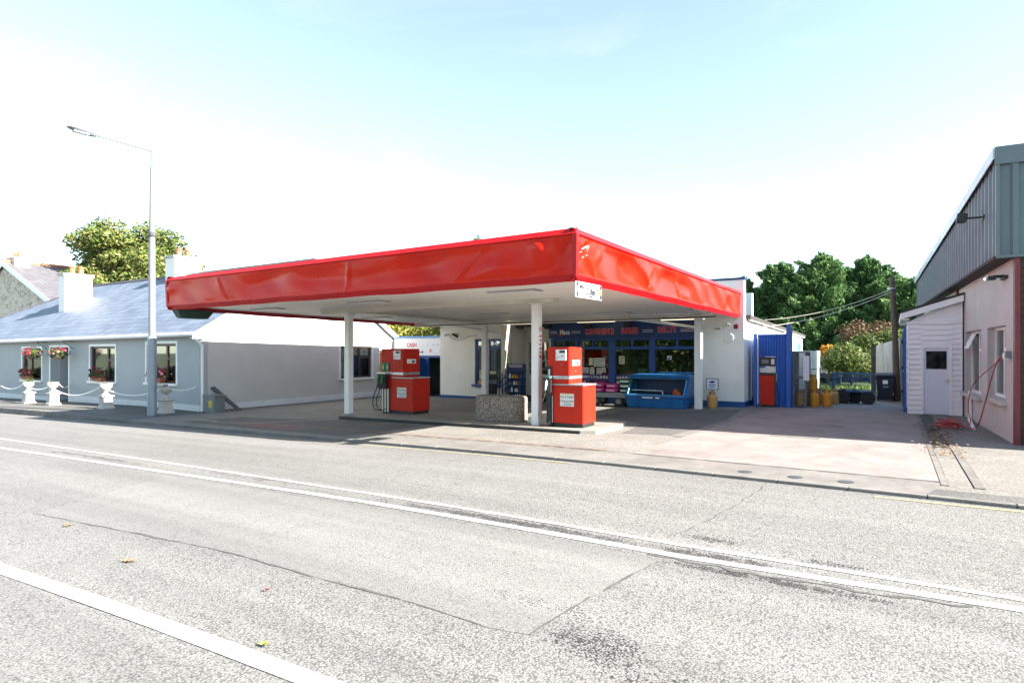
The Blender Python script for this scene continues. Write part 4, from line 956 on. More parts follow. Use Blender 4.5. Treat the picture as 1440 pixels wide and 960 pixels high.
# corner covers
for (c, nm) in ((FRc,'corner_cap'),(FLc,'corner_cap')):
    mb = MB(); s = 1 if c is FRc else -1
    mb.hexa([(c[0]-s*.06,c[1]-.006,c[2]+.10),(c[0]+s*.008,c[1]-.006,c[2]+.10),(c[0]+s*.008,c[1]+.06,c[2]+.10),(c[0]-s*.06,c[1]+.06,c[2]+.10),(c[0]-s*.06,c[1]-.034,c[3]-.115),(c[0]+s*.036,c[1]-.034,c[3]-.115),(c[0]+s*.036,c[1]+.06,c[3]-.115),(c[0]-s*.06,c[1]+.06,c[3]-.115)])
    mb.add([(c[0]-s*.06,c[1]-.034,c[3]-.115),(c[0]+s*.036,c[1]-.034,c[3]-.115),(c[0]+s*.036,c[1]+.06,c[3]-.115),(c[0]-s*.06,c[1]+.06,c[3]-.115),(c[0]-s*.09,c[1]+.055,c[3]-.003),(c[0]-s*.06,c[1]+.055,c[3]-.003),(c[0]-s*.06,c[1]+.09,c[3]-.003),(c[0]-s*.09,c[1]+.09,c[3]-.003)], [(0,1,5,4),(1,2,6,5),(4,5,6,7),(3,0,4,7),(2,3,7,6)])
    mb.add([(c[0]-s*.06,c[1]-.006,c[2]+.10),(c[0]+s*.008,c[1]-.006,c[2]+.10),(c[0]+s*.008,c[1]+.06,c[2]+.10),(c[0]-s*.06,c[1]+.06,c[2]+.10),(c[0]-s*.12,c[1]+.09,c[2]),(c[0]-s*.085,c[1]+.085,c[2]),(c[0]-s*.085,c[1]+.12,c[2]),(c[0]-s*.12,c[1]+.12,c[2])], [(4,5,1,0),(5,6,2,1),(7,6,5,4),(7,4,0,3),(6,7,3,2)])
    mb.build(nm, M['red_lip'], can)
# posts and beam
POST = [(-14.02,13.07,F(-14.0)-.03),(-7.42,13.02,.04),(-5.32,19.9,-.02),(-13.9,20.2,-.15)]
for (x, y, zb) in POST:
    w = .1 if y < 15 else .11
    mb = MB(); mb.box(x-w, x+w, y-w, y+w, zb, czb(x,y)+.11 if y > 15 else czb(x,y)-.02); p = mb.build('post', M['white_paint'], can, bevel=.012)
    mb = MB(); mb.box(x-w-.05, x+w+.05, y-w-.05, y+w+.05, czb(x,y)-.018 if y < 15 else czb(x,y)+.08, czb(x,y)-.002 if y < 15 else czb(x,y)+.108); mb.build('cap_plate', M['white_paint'], p)
xs0, xs1 = -15.1, -6.9
mb = MB(); zz = lambda x: czb(x,13.05); mb.hexa([(xs0,12.92,zz(xs0)),(xs1,12.92,zz(xs1)),(xs1,13.18,zz(xs1)),(xs0,13.18,zz(xs0)),(xs0,12.92,zz(xs0)+.108),(xs1,12.92,zz(xs1)+.108),(xs1,13.18,zz(xs1)+.108),(xs0,13.18,zz(xs0)+.108)]); mb.build('beam', M['beam'], can)
mb = MB(); mb.hexa([(-13.98,13.18,czb(-14,13.2)+.03),(-13.82,13.18,czb(-14,13.2)+.03),(-13.82,20.2,czb(-14,20)+.03),(-13.98,20.2,czb(-14,20)+.03),(-13.98,13.18,czb(-14,13.2)+.108),(-13.82,13.18,czb(-14,13.2)+.108),(-13.82,20.2,czb(-14,20)+.108),(-13.98,20.2,czb(-14,20)+.108)]); mb.build('beam', M['beam'], can)
# rear cable tray with holes, diagonal arms
mb = MB(); y = 19.5
for (a, b) in ((-17.0,-4.7),):
    n = 120
    for k in range(n):
        x0 = a+(b-a)*k/n; x1 = a+(b-a)*(k+.62)/n; z = czb(x0,y)+.06; mb.box(x0, x1, y, y+.03, z, z+.045)
z0, z1 = czb(-17,y), czb(-4.7,y)
for dz, th in ((-.005,.03),(-.08,.03)):
    mb.hexa([(-17,y,z0+dz),(-4.7,y,z1+dz),(-4.7,y+.06,z1+dz),(-17,y+.06,z0+dz),(-17,y,z0+dz+th),(-4.7,y,z1+dz+th),(-4.7,y+.06,z1+dz+th),(-17,y+.06,z0+dz+th)])
tray = mb.build('cable_tray', M['soffit'], can)
mb = MB(); mb.hexa([(-17,y+.034,z0-.048),(-4.7,y+.034,z1-.048),(-4.7,y+.04,z1-.048),(-17,y+.04,z0-.048),(-17,y+.034,z0-.007),(-4.7,y+.034,z1-.007),(-4.7,y+.04,z1-.007),(-17,y+.04,z0-.007)]); mb.build('slot_shade', M['black'], tray)  # added black strip so the tray holes look dark, shade as colour
for (xa, xb) in ((-8.05,-5.35),(-15.6,-13.7)):
    mb = MB(); mb.tube([(xa,19.6,czb(xa,19.6)+.08),(xb,20.85,2.62)], .05, 8); mb.build('stay', M['white_paint'], can)
# recessed soffit lights
for (x, y) in ((-15.9,11.6),(-11.6,11.5),(-7.0,11.3),(-15.9,16.2),(-11.2,16.6),(-7.6,18.2)):
    z = czb(x,y)+.108; mb = MB(); mb.box(x-.62,x+.62,y-.2,y+.2,z-.022,z); f = mb.build('soffit_light', M['steel'], can, bevel=.008)
    q = MB(); q.box(x-.56,x+.56,y-.15,y+.15,z-.034,z-.0225); q.build('diffuser', M['white_plastic'], f)
# fluorescent battens near the shop
for (xa, xb) in ((-16.1,-14.85),(-13.15,-11.75),(-9.87,-8.35),(-6.72,-5.2)):
    y = 20.3; z = 2.93; mb = MB(); mb.box(xa,xb,y-.05,y+.05,z+.035,z+.09); mb.box(xa+.1,xa+.14,y-.02,y+.02,z+.09,czb(xa,y)+.1); mb.box(xb-.14,xb-.1,y-.02,y+.02,z+.09,czb(xb,y)+.2); f = mb.build('tube_light', M['cream'], can)
    q = MB(); q.tube([(xa+.02,y,z+.005),(xb-.02,y,z+.005)], .03, 8); q.build('tube', M['tube'], f)
# dark green hopper under the left corner
mb = MB(); mb.hexa([(-17.42,9.72,2.80),(-17.15,9.72,2.80),(-17.15,10.5,2.80),(-17.42,10.5,2.80),(-17.46,9.58,3.04),(-17.1,9.58,3.04),(-17.1,10.68,3.04),(-17.46,10.68,3.04)]); mb.build('rainwater_hopper', M['dark_green'], can, bevel=.02)
# clearance board hanging from the right fascia
hs = thing('clearance_sign', (-4.62,9.85,2.75), 'small white clearance board with yellow and black ends hanging under the red fascia', 'sign')
def ob(u, v): # board coordinates: along the right edge
    return (-4.66+.045*u, 9.55+u, v)
mb = MB(); a, b = 0, 1.0; mb.add([ob(a,2.80),ob(b,2.80),ob(b,3.075),ob(a,3.075)]+[(p[0]-.02,p[1],p[2]) for p in (ob(a,2.80),ob(b,2.80),ob(b,3.075),ob(a,3.075))], [(0,1,2,3),(7,6,5,4),(0,4,5,1),(1,5,6,2),(2,6,7,3),(3,7,4,0)]); bd = mb.build('board', M['sign_white'], hs)
mb = MB(lambda p: (-4.655+.045*(p[1]-9.55)+p[0], p[1], p[2])); text(mb, '2.8m', (0,10.12,2.87), .17, '+x', bold=.006); text(mb, 'MAX', (0,9.76,2.96), .085, '+x', bold=.003); text(mb, 'HEIGHT', (0,10.1,2.825), .04, '+x'); mb.build('lettering', M['ink'], bd)
for y in (9.57,10.46):
    mb = MB(lambda p: (-4.655+.045*(p[1]-9.55)+p[0], p[1], p[2]))
    for k in range(3): mb.mat(k % 2); mb.add([(.004,y,2.81+k*.088),(.004,y+.07,2.81+k*.088),(.004,y+.07,2.895+k*.088),(.004,y,2.895+k*.088)], [(0,1,2,3)])
    mb.build('hazard_stripes', [M['ink'], M['ink_yellow']], bd)
# no-smoking strip on the near post
ns = thing('warning_strip', (-7.31,13.02,2.0), 'narrow white strip with red ring symbol stuck on the near white post', 'sign')
mb = MB(); mb.box(-7.319,-7.312,12.95,13.09,1.55,2.5); bd = mb.build('strip', M['sign_white'], ns)
mb = MB()
for k in range(24):
    t0, t1 = 2*math.pi*k/24, 2*math.pi*(k+1)/24
    for (zc, r) in ((2.40,.06),): mb.add([(-7.310,13.02+r*math.cos(t0),zc+r*1.1*math.sin(t0)),(-7.310,13.02+r*math.cos(t1),zc+r*1.1*math.sin(t1)),(-7.310,13.02+r*.72*math.cos(t1),zc+r*.8*math.sin(t1)),(-7.310,13.02+r*.72*math.cos(t0),zc+r*.8*math.sin(t0))], [(0,1,2,3)])
mb.box(-7.3115,-7.309,13.01,13.03,2.36,2.44); mb.box(-7.3115,-7.309,12.98,13.06,2.385,2.405)
for k, (a, b) in enumerate(((-.05,.045),(-.03,.05),(-.05,.02),(-.045,.05),(-.02,.03),(-.05,.04))): mb.box(-7.3115,-7.309,13.02+a,13.02+b,2.2-k*.1,2.25-k*.1)
mb.build('print', M['ink_red'], bd)
# ================================================================= fuel pumps
def fuel_pump(x0, x1, c0, c1, y, zb, dep, zc, zt, nozz, label, body_z):
    P = thing('fuel_pump', ((x0+c1)/2, y+dep/2, zb), label, 'fuel pump', 'red fuel pumps on the island')
    mb = MB(); mb.box(x0, x1, y, y+dep, zb+.10, zt); col = mb.build('upper_cabinet', M['red_pump'], P, bevel=.012)
    mb = MB(); mb.box(c0, c1, y-.012, y+dep+.012, zb+.10, zc); cab = mb.build('lower_cabinet', M['red_pump'], P, bevel=.012)
    mb = MB(); mb.box(c0-.0, c1+.012, y-.022, y+dep+.02, zc+.001, zc+.03); mb.build('top_plate', M['steel'], cab)
    mb = MB(); mb.box(x0+.02, c1-.02, y+.02, y+dep-.03, zb, zb+.098); mb.build('plinth', M['black'], P)
    bz = zb + (zt-zb)*.60
    mb = MB(); mb.box(x0-.004, x1+.004, y-.006, y+dep+.004, bz, bz+.075); mb.build('silver_band', M['silver'], col)
    mb = MB(); mb.box(x0+.01, x1-.01, y-.004, y-.001, bz-.135, bz-.125); mb.box(x1-.001, x1+.004, y+.02, y+dep-.02, zt-.42, zt-.415); mb.build('panel_seam', M['ink'], col)
    return P, col, cab, bz
def pump_extras(P, col, cab, x0, x1, c0, c1, y, zb, dep, zc, zt, dx0, dx1):
    q = MB(); q.box(dx0, dx1, y-.02, y-.0005, zt-.32, zt-.06); d = q.build('display', M['sign_white'], col, bevel=.006)
    q = MB(); q.box(dx0+.10, dx1-.03, y-.024, y-.0205, zt-.14, zt-.085); q.box(dx0+.15,dx1-.08,y-.024,y-.0205,zt-.225,zt-.205); q.box(dx0+.03,dx0+.12,y-.024,y-.0205,zt-.24,zt-.233); q.box(dx0+.03,dx0+.05,y-.024,y-.0205,zt-.29,zt-.265); q.build('readout', M['ink'], d)
    q = MB(); q.box(x1-.0005, x1+.008, y+.16, y+.56, zt-.44, zt-.31); n1 = q.build('side_notice', M['sign_white'], col)
    q = MB(); q.box(x1+.008, x1+.011, y+.38, y+.5, zt-.42, zt-.35); q.build('print', M['ink'], n1)
    q = MB(); q.lathe([(.018,0),(.018,.012)], (x1,y+.33,zt-.58), 10, 'x'); q.lathe([(.018,-.012),(.018,0)], ((x0+x1)/2+.1,y,zt-.42), 10, 'y'); q.build('lock', M['grey'], col)
    # paper notice on the lower cabinet
    w = .36; nx = (c0+c1)/2 - .02
    q = MB(); q.box(nx-w/2, nx+w/2, y-.018, y-.0125, zb+.50, zb+.80); nt = q.build('notice', M['paper'], cab)
    q = MB(); q.mat(0); text(q, 'Car & Trailer', (nx,y-.0185,zb+.70), .062, ext=.001, bold=.001); text(q, 'Tyres to Clear', (nx,y-.0185,zb+.605), .058, ext=.001, bold=.001)
    for k, (a, b) in enumerate(((-.08,.09),(-.12,.13))): q.box(nx+a, nx+b, y-.0205, y-.0182, zb+.565-k*.035, zb+.575-k*.035)
    q.mat(1); q.box(nx-.13, nx+.14, y-.0205, y-.0182, zb+.77, zb+.785)
    q.build('print', [M['ink'], M['ink_yellow']], nt)
def nozzle(P, x, y, z, zb, col_m, hx):
    q = MB(); q.tube([(x,y-.055,z+.22),(x+.005,y-.09,z+.10),(x-.01,y-.10,z)], [.018,.028,.024], 8); q.tube([(x,y-.05,z+.24),(x+.01,y-.13,z+.14),(x,y-.11,z+.02)], .010, 6)
    n = q.build('nozzle', col_m, P)
    q = MB(); pts = [(x-.01,y-.10,z),(x-.03,y-.11,z-.15),(x-.08+hx,y-.15,z-.42),(x-.10+hx,y-.15,z-.62),(x-.04+hx,y-.12,max(zb+.04,z-.80)),(x+.05,y-.05,max(zb+.05,z-.80)),(x+.09,y-.02,zb+.15)]
    P2_ = []
    for i in range(len(pts)-1):
        for t in (0,.33,.66): P2_.append(tuple(pts[i][k]*(1-t)+pts[i+1][k]*t for k in range(3)))
    P2_.append(pts[-1]); q.tube(P2_, .014, 6); q.build('hose', M['rubber'], P)
# near pump
x0,x1,c0,c1,y,zb,dep,zc,zt = -7.02,-6.44,-6.86,-6.08,12.84,.06,.70,1.05,1.955
P, col, cab, bz = fuel_pump(x0,x1,c0,c1,y,zb,dep,zc,zt,1,'red single-nozzle fuel pump beside the near white post, sunlit on its right side',0)
pump_extras(P, col, cab, x0,x1,c0,c1,y,zb,dep,zc,zt,-6.79,-6.51)
mb = MB(); mb.box(x0+.005,x0+.13,y-.03,y-.013,bz+.08,zt-.45); s = mb.build('nozzle_panel', M['black'], col); q = MB(); q.box(x0+.05,x0+.085,y-.034,y-.0305,zt-.68,zt-.53); q.build('label', M['sign_white'], s)
mb = MB(); mb.box(x0-.0,x0+.15,y-.16,y-.013,bz-.34,bz+.02); s = mb.build('nozzle_boot', M['black'], P, bevel=.03)
q = MB(); q.box(x0+.005,x0+.145,y-.17,y-.02,bz+.021,bz+.065); q.build('boot_lid', mat('boot_lid_teal', (.10,.17,.16), .4), s)
mb = MB(); mb.box(x0+.0,x0+.13,y-.05,y-.013,zb+.03,bz-.345); mb.build('hose_channel', M['black'], P)
nozzle(P, x0+.07, y-.12, bz-.26, zb, M['steel'], -.06)
mb = MB(); mb.tube([(x0+.13+.02,y-.03,zb+.10),(x0+.15,y-.03,bz-.40)], .012, 6); mb.build('hose_guide', M['steel'], P)
# far pump
x0,x1,c0,c1,y,zb,dep,zc,zt = -13.20,-12.32,-12.78,-11.92,13.62,-.02,.74,1.05,1.93
P, col, cab, bz = fuel_pump(x0,x1,c0,c1,y,zb,dep,zc,zt,2,'red twin-nozzle fuel pump with green nozzles beside the far post, in full shade',0)
pump_extras(P, col, cab, x0,x1,c0,c1,y,zb,dep,zc,zt,-12.70,-12.42)
for k in range(2):
    xx = x0+.04+k*.16
    mb = MB(); mb.box(xx,xx+.12,y-.03,y-.013,bz+.10,zt-.42); s = mb.build('nozzle_panel', M['green'], col); q = MB(); q.box(xx+.045,xx+.075,y-.034,y-.0305,bz+.16,zt-.5); q.build('label', M['paper'], s)
mb = MB(); mb.box(x0-.05,x0+.33,y-.16,y-.013,bz-.42,bz+.03); s = mb.build('nozzle_boot', M['black'], P, bevel=.03)
q = MB(); q.box(x0-.02,x0+.32,y-.18,y-.02,bz+.031,bz+.07); q.build('boot_lid', M['silver'], s)
for k in range(2): nozzle(P, x0+.05+k*.15, y-.12, bz-.26, zb, M['green'], -.05)
mb = MB()
for k in range(3): mb.box(x0+.04+k*.11,x0+.09+k*.11,y-.03,y-.013,zb+.04,bz-.425)
mb.build('hose_guide', M['cream'], P)
mb = MB(); mb.box(x0+.005,x0+.36,y-.012,y-.001,zb+.04,bz-.43); mb.build('hose_channel', M['black'], P)
mb = MB(); mb.box(x0-.13,x0-.012,y+.05,y+.25,bz-.25,zt-.10); s = mb.build('side_panel', M['orange'], P); q = MB(); q.box(x0-.15,x0-.01,y+.04,y+.26,zt-.098,zt-.05); q.build('cap', M['black'], s)

# ================================================================= planter and block on the island
def stadium(cx_, cy_, hw, hd, r, n=8):
    pts = []
    for (sx, sy, a0) in ((1,1,0),(-1,1,90),(-1,-1,180),(1,-1,270)):
        for k in range(n+1):
            t = R(a0+90*k/n); pts.append((cx_+sx*(hw-r)+r*math.cos(t), cy_+sy*(hd-r)+r*math.sin(t)))
    return pts
pl = thing('planter', (-8.72,13.42,IZ(-8.7)), 'long rounded planter of exposed pebble concrete on the pump island', 'planter')
S = lambda e: stadium(-8.72,13.42,.72+e,.36+e,.30+e*.5)
mb = MB(); zb = IZ(-8.7)-.01; rings = [(S(-.02),zb),(S(0),zb+.05),(S(0),zb+.62),(S(-.03),zb+.66),(S(-.07),zb+.66),(S(-.08),zb+.56)]
n = len(rings[0][0]); vs = [(x,y,z) for pts,z in rings for x,y in pts]; fs = []
for i in range(len(rings)-1):
    for k in range(n): fs.append((i*n+k, i*n+(k+1)%n, (i+1)*n+(k+1)%n, (i+1)*n+k))
mb.add(vs, fs); mb.build('trough', M['aggregate'], pl)
mb = MB(); pts = S(-.078); mb.add([(x,y,zb+.60) for x,y in pts], [tuple(range(len(pts)))]); mb.build('soil', M['soil'], pl)
bk = MB(); bk.box(-7.83,-7.45,13.28,13.66,IZ(-7.6)-.005,.20); bk.box(-7.45,-7.2,13.30,13.62,IZ(-7.3)-.005,.30); bk = bk.build('concrete_block', M['cream'], loc=(-7.6,13.4,IZ(-7.6)), bevel=.015); tag(bk, 'cream concrete block low on the island behind the near post', 'block')
# ================================================================= street lamp
lx, ly = -20.35, 10.55
lz = P2(lx)
lamp = thing('street_lamp', (lx, ly, lz), 'tall grey street lamp with a single arm beside the cottage', 'street lamp')
mb = MB(); mb.tube([(lx,ly,lz),(lx,ly,2.3)], .135, 16); mb.build('base_column', mat('base_column_shade', (.27,.32,.37), .5, .15, 5, metal=.3, dirt=((.2,.22,.24), .4, 5)), lamp, smooth=False)  # bluer base up to the canopy's shadow line, shade put into the colour
mb = MB(); mb.tube([(lx,ly,2.3),(lx,ly,2.36),(lx,ly,5.3),(lx,ly,7.8)], [.135,.105,.095,.06], 14); mb.build('pole', M['steel_lamp'], lamp)
mb = MB(); mb.lathe([(.10,0),(.125,.03),(.125,.13),(.10,.16)], (lx,ly,5.55), 12); mb.box(lx-.17,lx-.1,ly-.05,ly+.05,5.56,5.70); mb.build('bracket_band', M['grey_dark'], lamp)
mb = MB(); mb.tube([(lx,ly,7.75),(lx,ly,8.30),(lx,ly-.05,8.35),(lx,ly-1.62,8.36)], [.045,.04,.035,.032], 10); mb.build('arm', M['steel_lamp'], lamp)
mb = MB(); vs = []; fs = []
pr = [(0,.045,.0,.04),(.12,.09,-.05,.06),(.3,.14,-.06,.07),(.7,.15,-.05,.06),(.92,.12,-.02,.045),(1.0,.04,0,.02)]
for (t, w, zl, zh) in pr:
    yy = ly-1.55-t*.85; zz = 8.355+t*.03; vs += [(lx-w,yy,zz),(lx-w*.6,yy,zz+zh),(lx+w*.6,yy,zz+zh),(lx+w,yy,zz),(lx+w*.7,yy,zz+zl),(lx-w*.7,yy,zz+zl)]
for i in range(len(pr)-1):
    for k in range(6): fs.append((i*6+k, i*6+(k+1)%6, (i+1)*6+(k+1)%6, (i+1)*6+k))
fs += [tuple(range(6)), tuple(range((len(pr)-1)*6, len(pr)*6))[::-1]]
mb.add(vs, fs); hd = mb.build('lamp_head', M['grey'], lamp); 
mb = MB(); mb.box(lx-.1,lx+.1,ly-2.25,ly-1.85,8.29,8.309); mb.build('lens', M['white_plastic'], hd)

# ================================================================= urns, chain, flowers
def urn(x, y, label, plant):
    z = P2(x); u = thing('garden_urn', (x, y, z), label, 'urn', 'stone urns along the cottage front')
    mb = MB(); 
    for (h0, h1, a, b) in ((0,.07,.21,.20),(.07,.10,.20,.17),(.10,.40,.165,.155),(.40,.43,.155,.20),(.43,.48,.205,.20)):
        mb.hexa([(x-a,y-a,z+h0),(x+a,y-a,z+h0),(x+a,y+a,z+h0),(x-a,y+a,z+h0),(x-b,y-b,z+h1),(x+b,y-b,z+h1),(x+b,y+b,z+h1),(x-b,y+b,z+h1)])
    mb.build('pedestal', M['urn'], u)
    mb = MB(); mb.lathe([(.13,.48),(.14,.51),(.10,.53),(.065,.58),(.06,.62),(.09,.65),(.15,.70),(.195,.77),(.205,.82),(.19,.86),(.205,.885),(.205,.90),(.165,.90),(.15,.84)], (x,y,z), 20); mb.build('bowl', M['urn'], u)
    mb = MB(); mb.lathe([(.001,.86),(.155,.865),(.15,.80)][::-1], (x,y,z), 16); rr = random.Random(int(x*100))
    mb.build('soil', M['soil'], u)
    if plant:
        mb = MB(); 
        for k in range(90 if plant > 1 else 26): d = Vector((rr.gauss(0,1),rr.gauss(0,1),rr.uniform(.1,1.2))).normalized(); mb.leaf(Vector((x,y,z+.88))+d*rr.uniform(.03,.22 if plant > 1 else .1), d*.04, .018, Vector((rr.random(),rr.random(),.3)))
        mb.build('plant', M['leaf_green'] if plant > 1 else M['bark'], u)
    return u
UR = [(-30.6,10.85,'stone urn furthest left, with a small green plant in it',2),(-28.3,10.85,'stone urn in front of the cottage doorway',1),(-24.05,10.85,'stone urn below the middle flower window, between doorway and lamp',1),(-20.75,11.2,'stone urn nearest the lamp, beside the cottage corner',1)]
for a in UR: urn(*a)
def rope(a, b, sag, label):
    n = 18; pts = []
    for i in range(n+1):
        t = i/n; pts.append((a[0]+(b[0]-a[0])*t, a[1]+(b[1]-a[1])*t, a[2]+(b[2]-a[2])*t - sag*4*t*(1-t)))
    o = MB().tube(pts, .022, 6).build('rope', M['white_paint'], loc=a); tag(o, label, 'rope', 'white ropes slung between the urns')
top = lambda u: (u[0], u[1]-.16, P2(u[0])+.80)
rope((-33.4,10.85,P2(-33.4)+.68), top(UR[0]), .16, 'white rope running left from the leftmost urn out of view')
rope(top(UR[0]), (-28.55,10.9,P2(-28.4)+.78), .2, 'white rope between the two left urns')
rope((-28.1,11.0,P2(-28)+.80), (-29.95,12.06,.42), .12, 'white rope tied back from the doorway urn to the wall')
rope(top(UR[1]), top(UR[2]), .36, 'longest white rope, sagging from the doorway urn to the next')
rope(top(UR[2]), top(UR[3]), .26, 'white rope passing behind the street lamp')
rope((-20.6,11.3,P2(-20.7)+.80), (-20.5,12.09,.62), .08, 'short white rope from the last urn to the cottage corner')
def flowers(name, cx_, cy_, cz, rx, ry, rz_, nl, nf, label, cat, cols, seed, group, pot=None, trail=0):
    rr = random.Random(seed); t = thing(name, (cx_, cy_, cz), label, cat, group)
    if pot == 'box':
        mb = MB(); mb.hexa([(cx_-rx*.62,cy_-.08,cz),(cx_+rx*.62,cy_-.08,cz),(cx_+rx*.62,cy_+.08,cz),(cx_-rx*.62,cy_+.08,cz),(cx_-rx*.7,cy_-.11,cz+.17),(cx_+rx*.7,cy_-.11,cz+.17),(cx_+rx*.7,cy_+.11,cz+.17),(cx_-rx*.7,cy_+.11,cz+.17)]); mb.build('trough', M['terracotta'], t, bevel=.01); base = cz+.17
    else:
        mb = MB(); mb.ball((cx_,cy_,cz+.02), (.17,.17,.13)); mb.build('basket', M['timber'], t)
        for k in range(3):
            a = 2*math.pi*k/3; q = MB(); q.tube([(cx_+.16*math.cos(a),cy_+.16*math.sin(a),cz+.08),(cx_,cy_,cz+.42)], .006, 4); q.build('chain', M['black'], t)
        base = cz+.05
    mb = MB()
    for i in range(nl):
        d = Vector((rr.gauss(0,1), rr.gauss(0,1), rr.gauss(.15,.9))).normalized(); r = rr.uniform(.35,1)
        p = Vector((cx_+d.x*rx*r, cy_-.03+d.y*ry*r, base+rz_*.5+d.z*rz_*r*(1 if d.z > 0 else 1+trail)))
        a = Vector((rr.uniform(-1,1),rr.uniform(-1,1),rr.uniform(-.6,.6))).normalized(); mb.leaf(p, a*rr.uniform(.03,.055), rr.uniform(.015,.03), d)
    mb.build('leaves', M['leaf_green'], t)
    q = MB()
    for i in range(nf):
        d = Vector((rr.gauss(0,1), rr.gauss(-.5,.8), rr.gauss(.3,.9))).normalized(); r = rr.uniform(.75,1.12); q.mi = rr.choice(range(len(cols)))
        p = Vector((cx_+d.x*rx*r, cy_-.03+d.y*ry*r, base+rz_*.5+d.z*rz_*r*(1 if d.z > 0 else 1+trail)))
        for k in range(4):
            a = Vector((rr.uniform(-1,1),rr.uniform(-1,1),rr.uniform(-1,1))).normalized(); q.leaf(p+a*.02, a*.045, .03, d)
    q.build('blossom', [M[c] for c in cols], t)
gF = 'flower displays on the cottage front'
flowers('window_box', -33.9,11.97,.56,.62,.16,.26,420,46,'red flower box under the leftmost cottage window','flower box',['flower_red','flower_red','flower_pink'],1,gF,'box',.2)
flowers('window_box', -27.15,11.97,.66,.62,.16,.24,420,34,'flower box with dark drooping blooms under the middle window','flower box',['flower_red','flower_dark','flower_dark'],2,gF,'box',.3)
flowers('window_box', -22.75,11.97,.72,.60,.16,.28,420,60,'bright red and pink flower box under the window behind the lamp','flower box',['flower_red','flower_red','flower_pink'],3,gF,'box',.2)
flowers('hanging_basket', -32.2,11.62,1.62,.46,.36,.26,460,44,'hanging basket with pink blooms over the leftmost window','hanging basket',['flower_pink','flower_red','flower_dark'],4,gF,None,.3)
flowers('hanging_basket', -29.65,11.62,1.62,.46,.36,.24,460,36,'hanging basket with dark red blooms beside the doorway','hanging basket',['flower_dark','flower_red','flower_pink'],5,gF,None,.3)
# utility cabinet and plank by the gable
uz = P2(-19.9)
ub = thing('utility_cabinet', (-19.72,12.35,uz), 'grey electrical cabinet with yellow hazard label at the cottage corner', 'cabinet')
mb = MB(); mb.box(-20.05,-19.42,12.12,12.5,uz-.02,uz+.56); bx = mb.build('body', M['grey'], ub, bevel=.012)
mb = MB(); mb.box(-20.08,-19.39,12.09,12.53,uz+.56,uz+.59); mb.build('lid', M['grey'], bx)
mb = MB(); mb.box(-19.76,-19.58,12.112,12.119,uz+.16,uz+.40); s = mb.build('label', M['ink_yellow'], bx)
mb = MB(); mb.prism([(-19.73,12.111,uz+.19),(-19.61,12.111,uz+.19),(-19.67,12.111,uz+.33)], (0,-.003,0)); mb.build('symbol', M['gas_yellow'], s)
mb = MB(); mb.hexa([(-19.45,13.0,uz-.02),(-19.40,13.14,uz-.02),(-19.37,13.14,uz),(-19.40,12.98,uz),(-20.2,12.45,uz+.78),(-20.2,12.58,uz+.82),(-20.16,12.58,uz+.86),(-20.16,12.43,uz+.82)])
o = mb.build('timber_plank', M['grey_dark'], loc=(-19.5,13,uz)); tag(o, 'dark plank leaning beside the grey cabinet against the gable', 'plank')

# ================================================================= in front of the shop
# air and water machine
aw = thing('air_machine', (-13.95,20.6,F(-14)), 'dark grey air and water machine in front of the blue shop window', 'air machine')
mb = MB(); zf = F(-14); mb.box(-14.22,-13.70,20.4,20.8,zf,.55); mb.build('pedestal', M['grey_dark'], aw, bevel=.01)
mb = MB(); mb.box(-14.36,-13.52,20.38,20.82,.55,.68); mb.build('shelf', M['grey'], aw)
for (a,b,z0,z1,m) in ((-14.42,-14.1,.70,1.08,'paper2'),(-13.95,-13.55,.72,1.10,'grey_dark')):
    mb = MB(); mb.box(a,b,20.55,20.6,z0,z1); s = mb.build('instruction_panel', M[m], aw); q = MB(); q.box(a+.05,b-.05,20.545,20.5495,z1-.16,z1-.05); q.build('print', M['grey'] if m == 'paper2' else M['paper2'], s)
mb = MB(); mb.lathe([(.13,0),(.13,.12)], (-14.08,20.48,.78), 16); mb.build('hose_reel', M['grey_dark'], aw)
mb = MB(); mb.box(-14.33,-14.14,20.36,20.379,.50,.66); mb.build('dial', M['gas_yellow'], aw)
mb = MB(); mb.tube([(-13.42,20.5,zf),(-13.42,20.5,1.0)], .02, 6); mb.build('hose_post', M['black'], aw)
# oil rack
rk = thing('display_rack', (-12.85,20.75,F(-12.8)), 'dark blue wire rack of small bottles outside the shop porch', 'rack')
zf = F(-12.8); mb = MB()
for x in (-13.28,-12.44):
    mb.box(x-.015,x+.015,20.9,20.93,zf,1.32); mb.box(x-.015,x+.015,20.5,20.53,zf,1.0)
for k in range(5): mb.box(-13.27,-12.45,20.5,20.93,zf+.08+k*.27,zf+.10+k*.27)
mb.box(-13.27,-12.45,20.93,20.95,zf,1.3); mb.build('frame', M['blue_dark'], rk)
mb = MB(); mb.box(-13.27,-12.45,20.86,20.89,1.18,1.36); s = mb.build('header', mat('rack_header', (.04,.03,.14), .5), rk); q = MB(); q.box(-13.15,-12.57,20.855,20.8595,1.22,1.25); q.box(-13.2,-12.55,20.855,20.8595,1.28,1.31); q.build('print', M['paper'], s)
rr = random.Random(5); bm_ = ['white_plastic','ink_blue','grey','ink_yellow','grey_dark','gas_yellow','sign_white']
for k in range(4):
    for j in range(7):
        x = -13.2+j*.115; m = 'gas_yellow' if (k == 3 and j > 3) else rr.choice(bm_); h = rr.uniform(.13,.2); z = zf+.10+k*.27
        mb = MB(); mb.lathe([(.04,0),(.042,h*.65),(.02,h*.8),(.02,h)], (x, rr.uniform(20.56,20.66), z), 8); o = mb.build('bottle', M[m], loc=(x,20.6,z)); tag(o, 'small oil bottle standing on the dark blue wire rack', 'bottle', 'oil bottles on the wire rack')
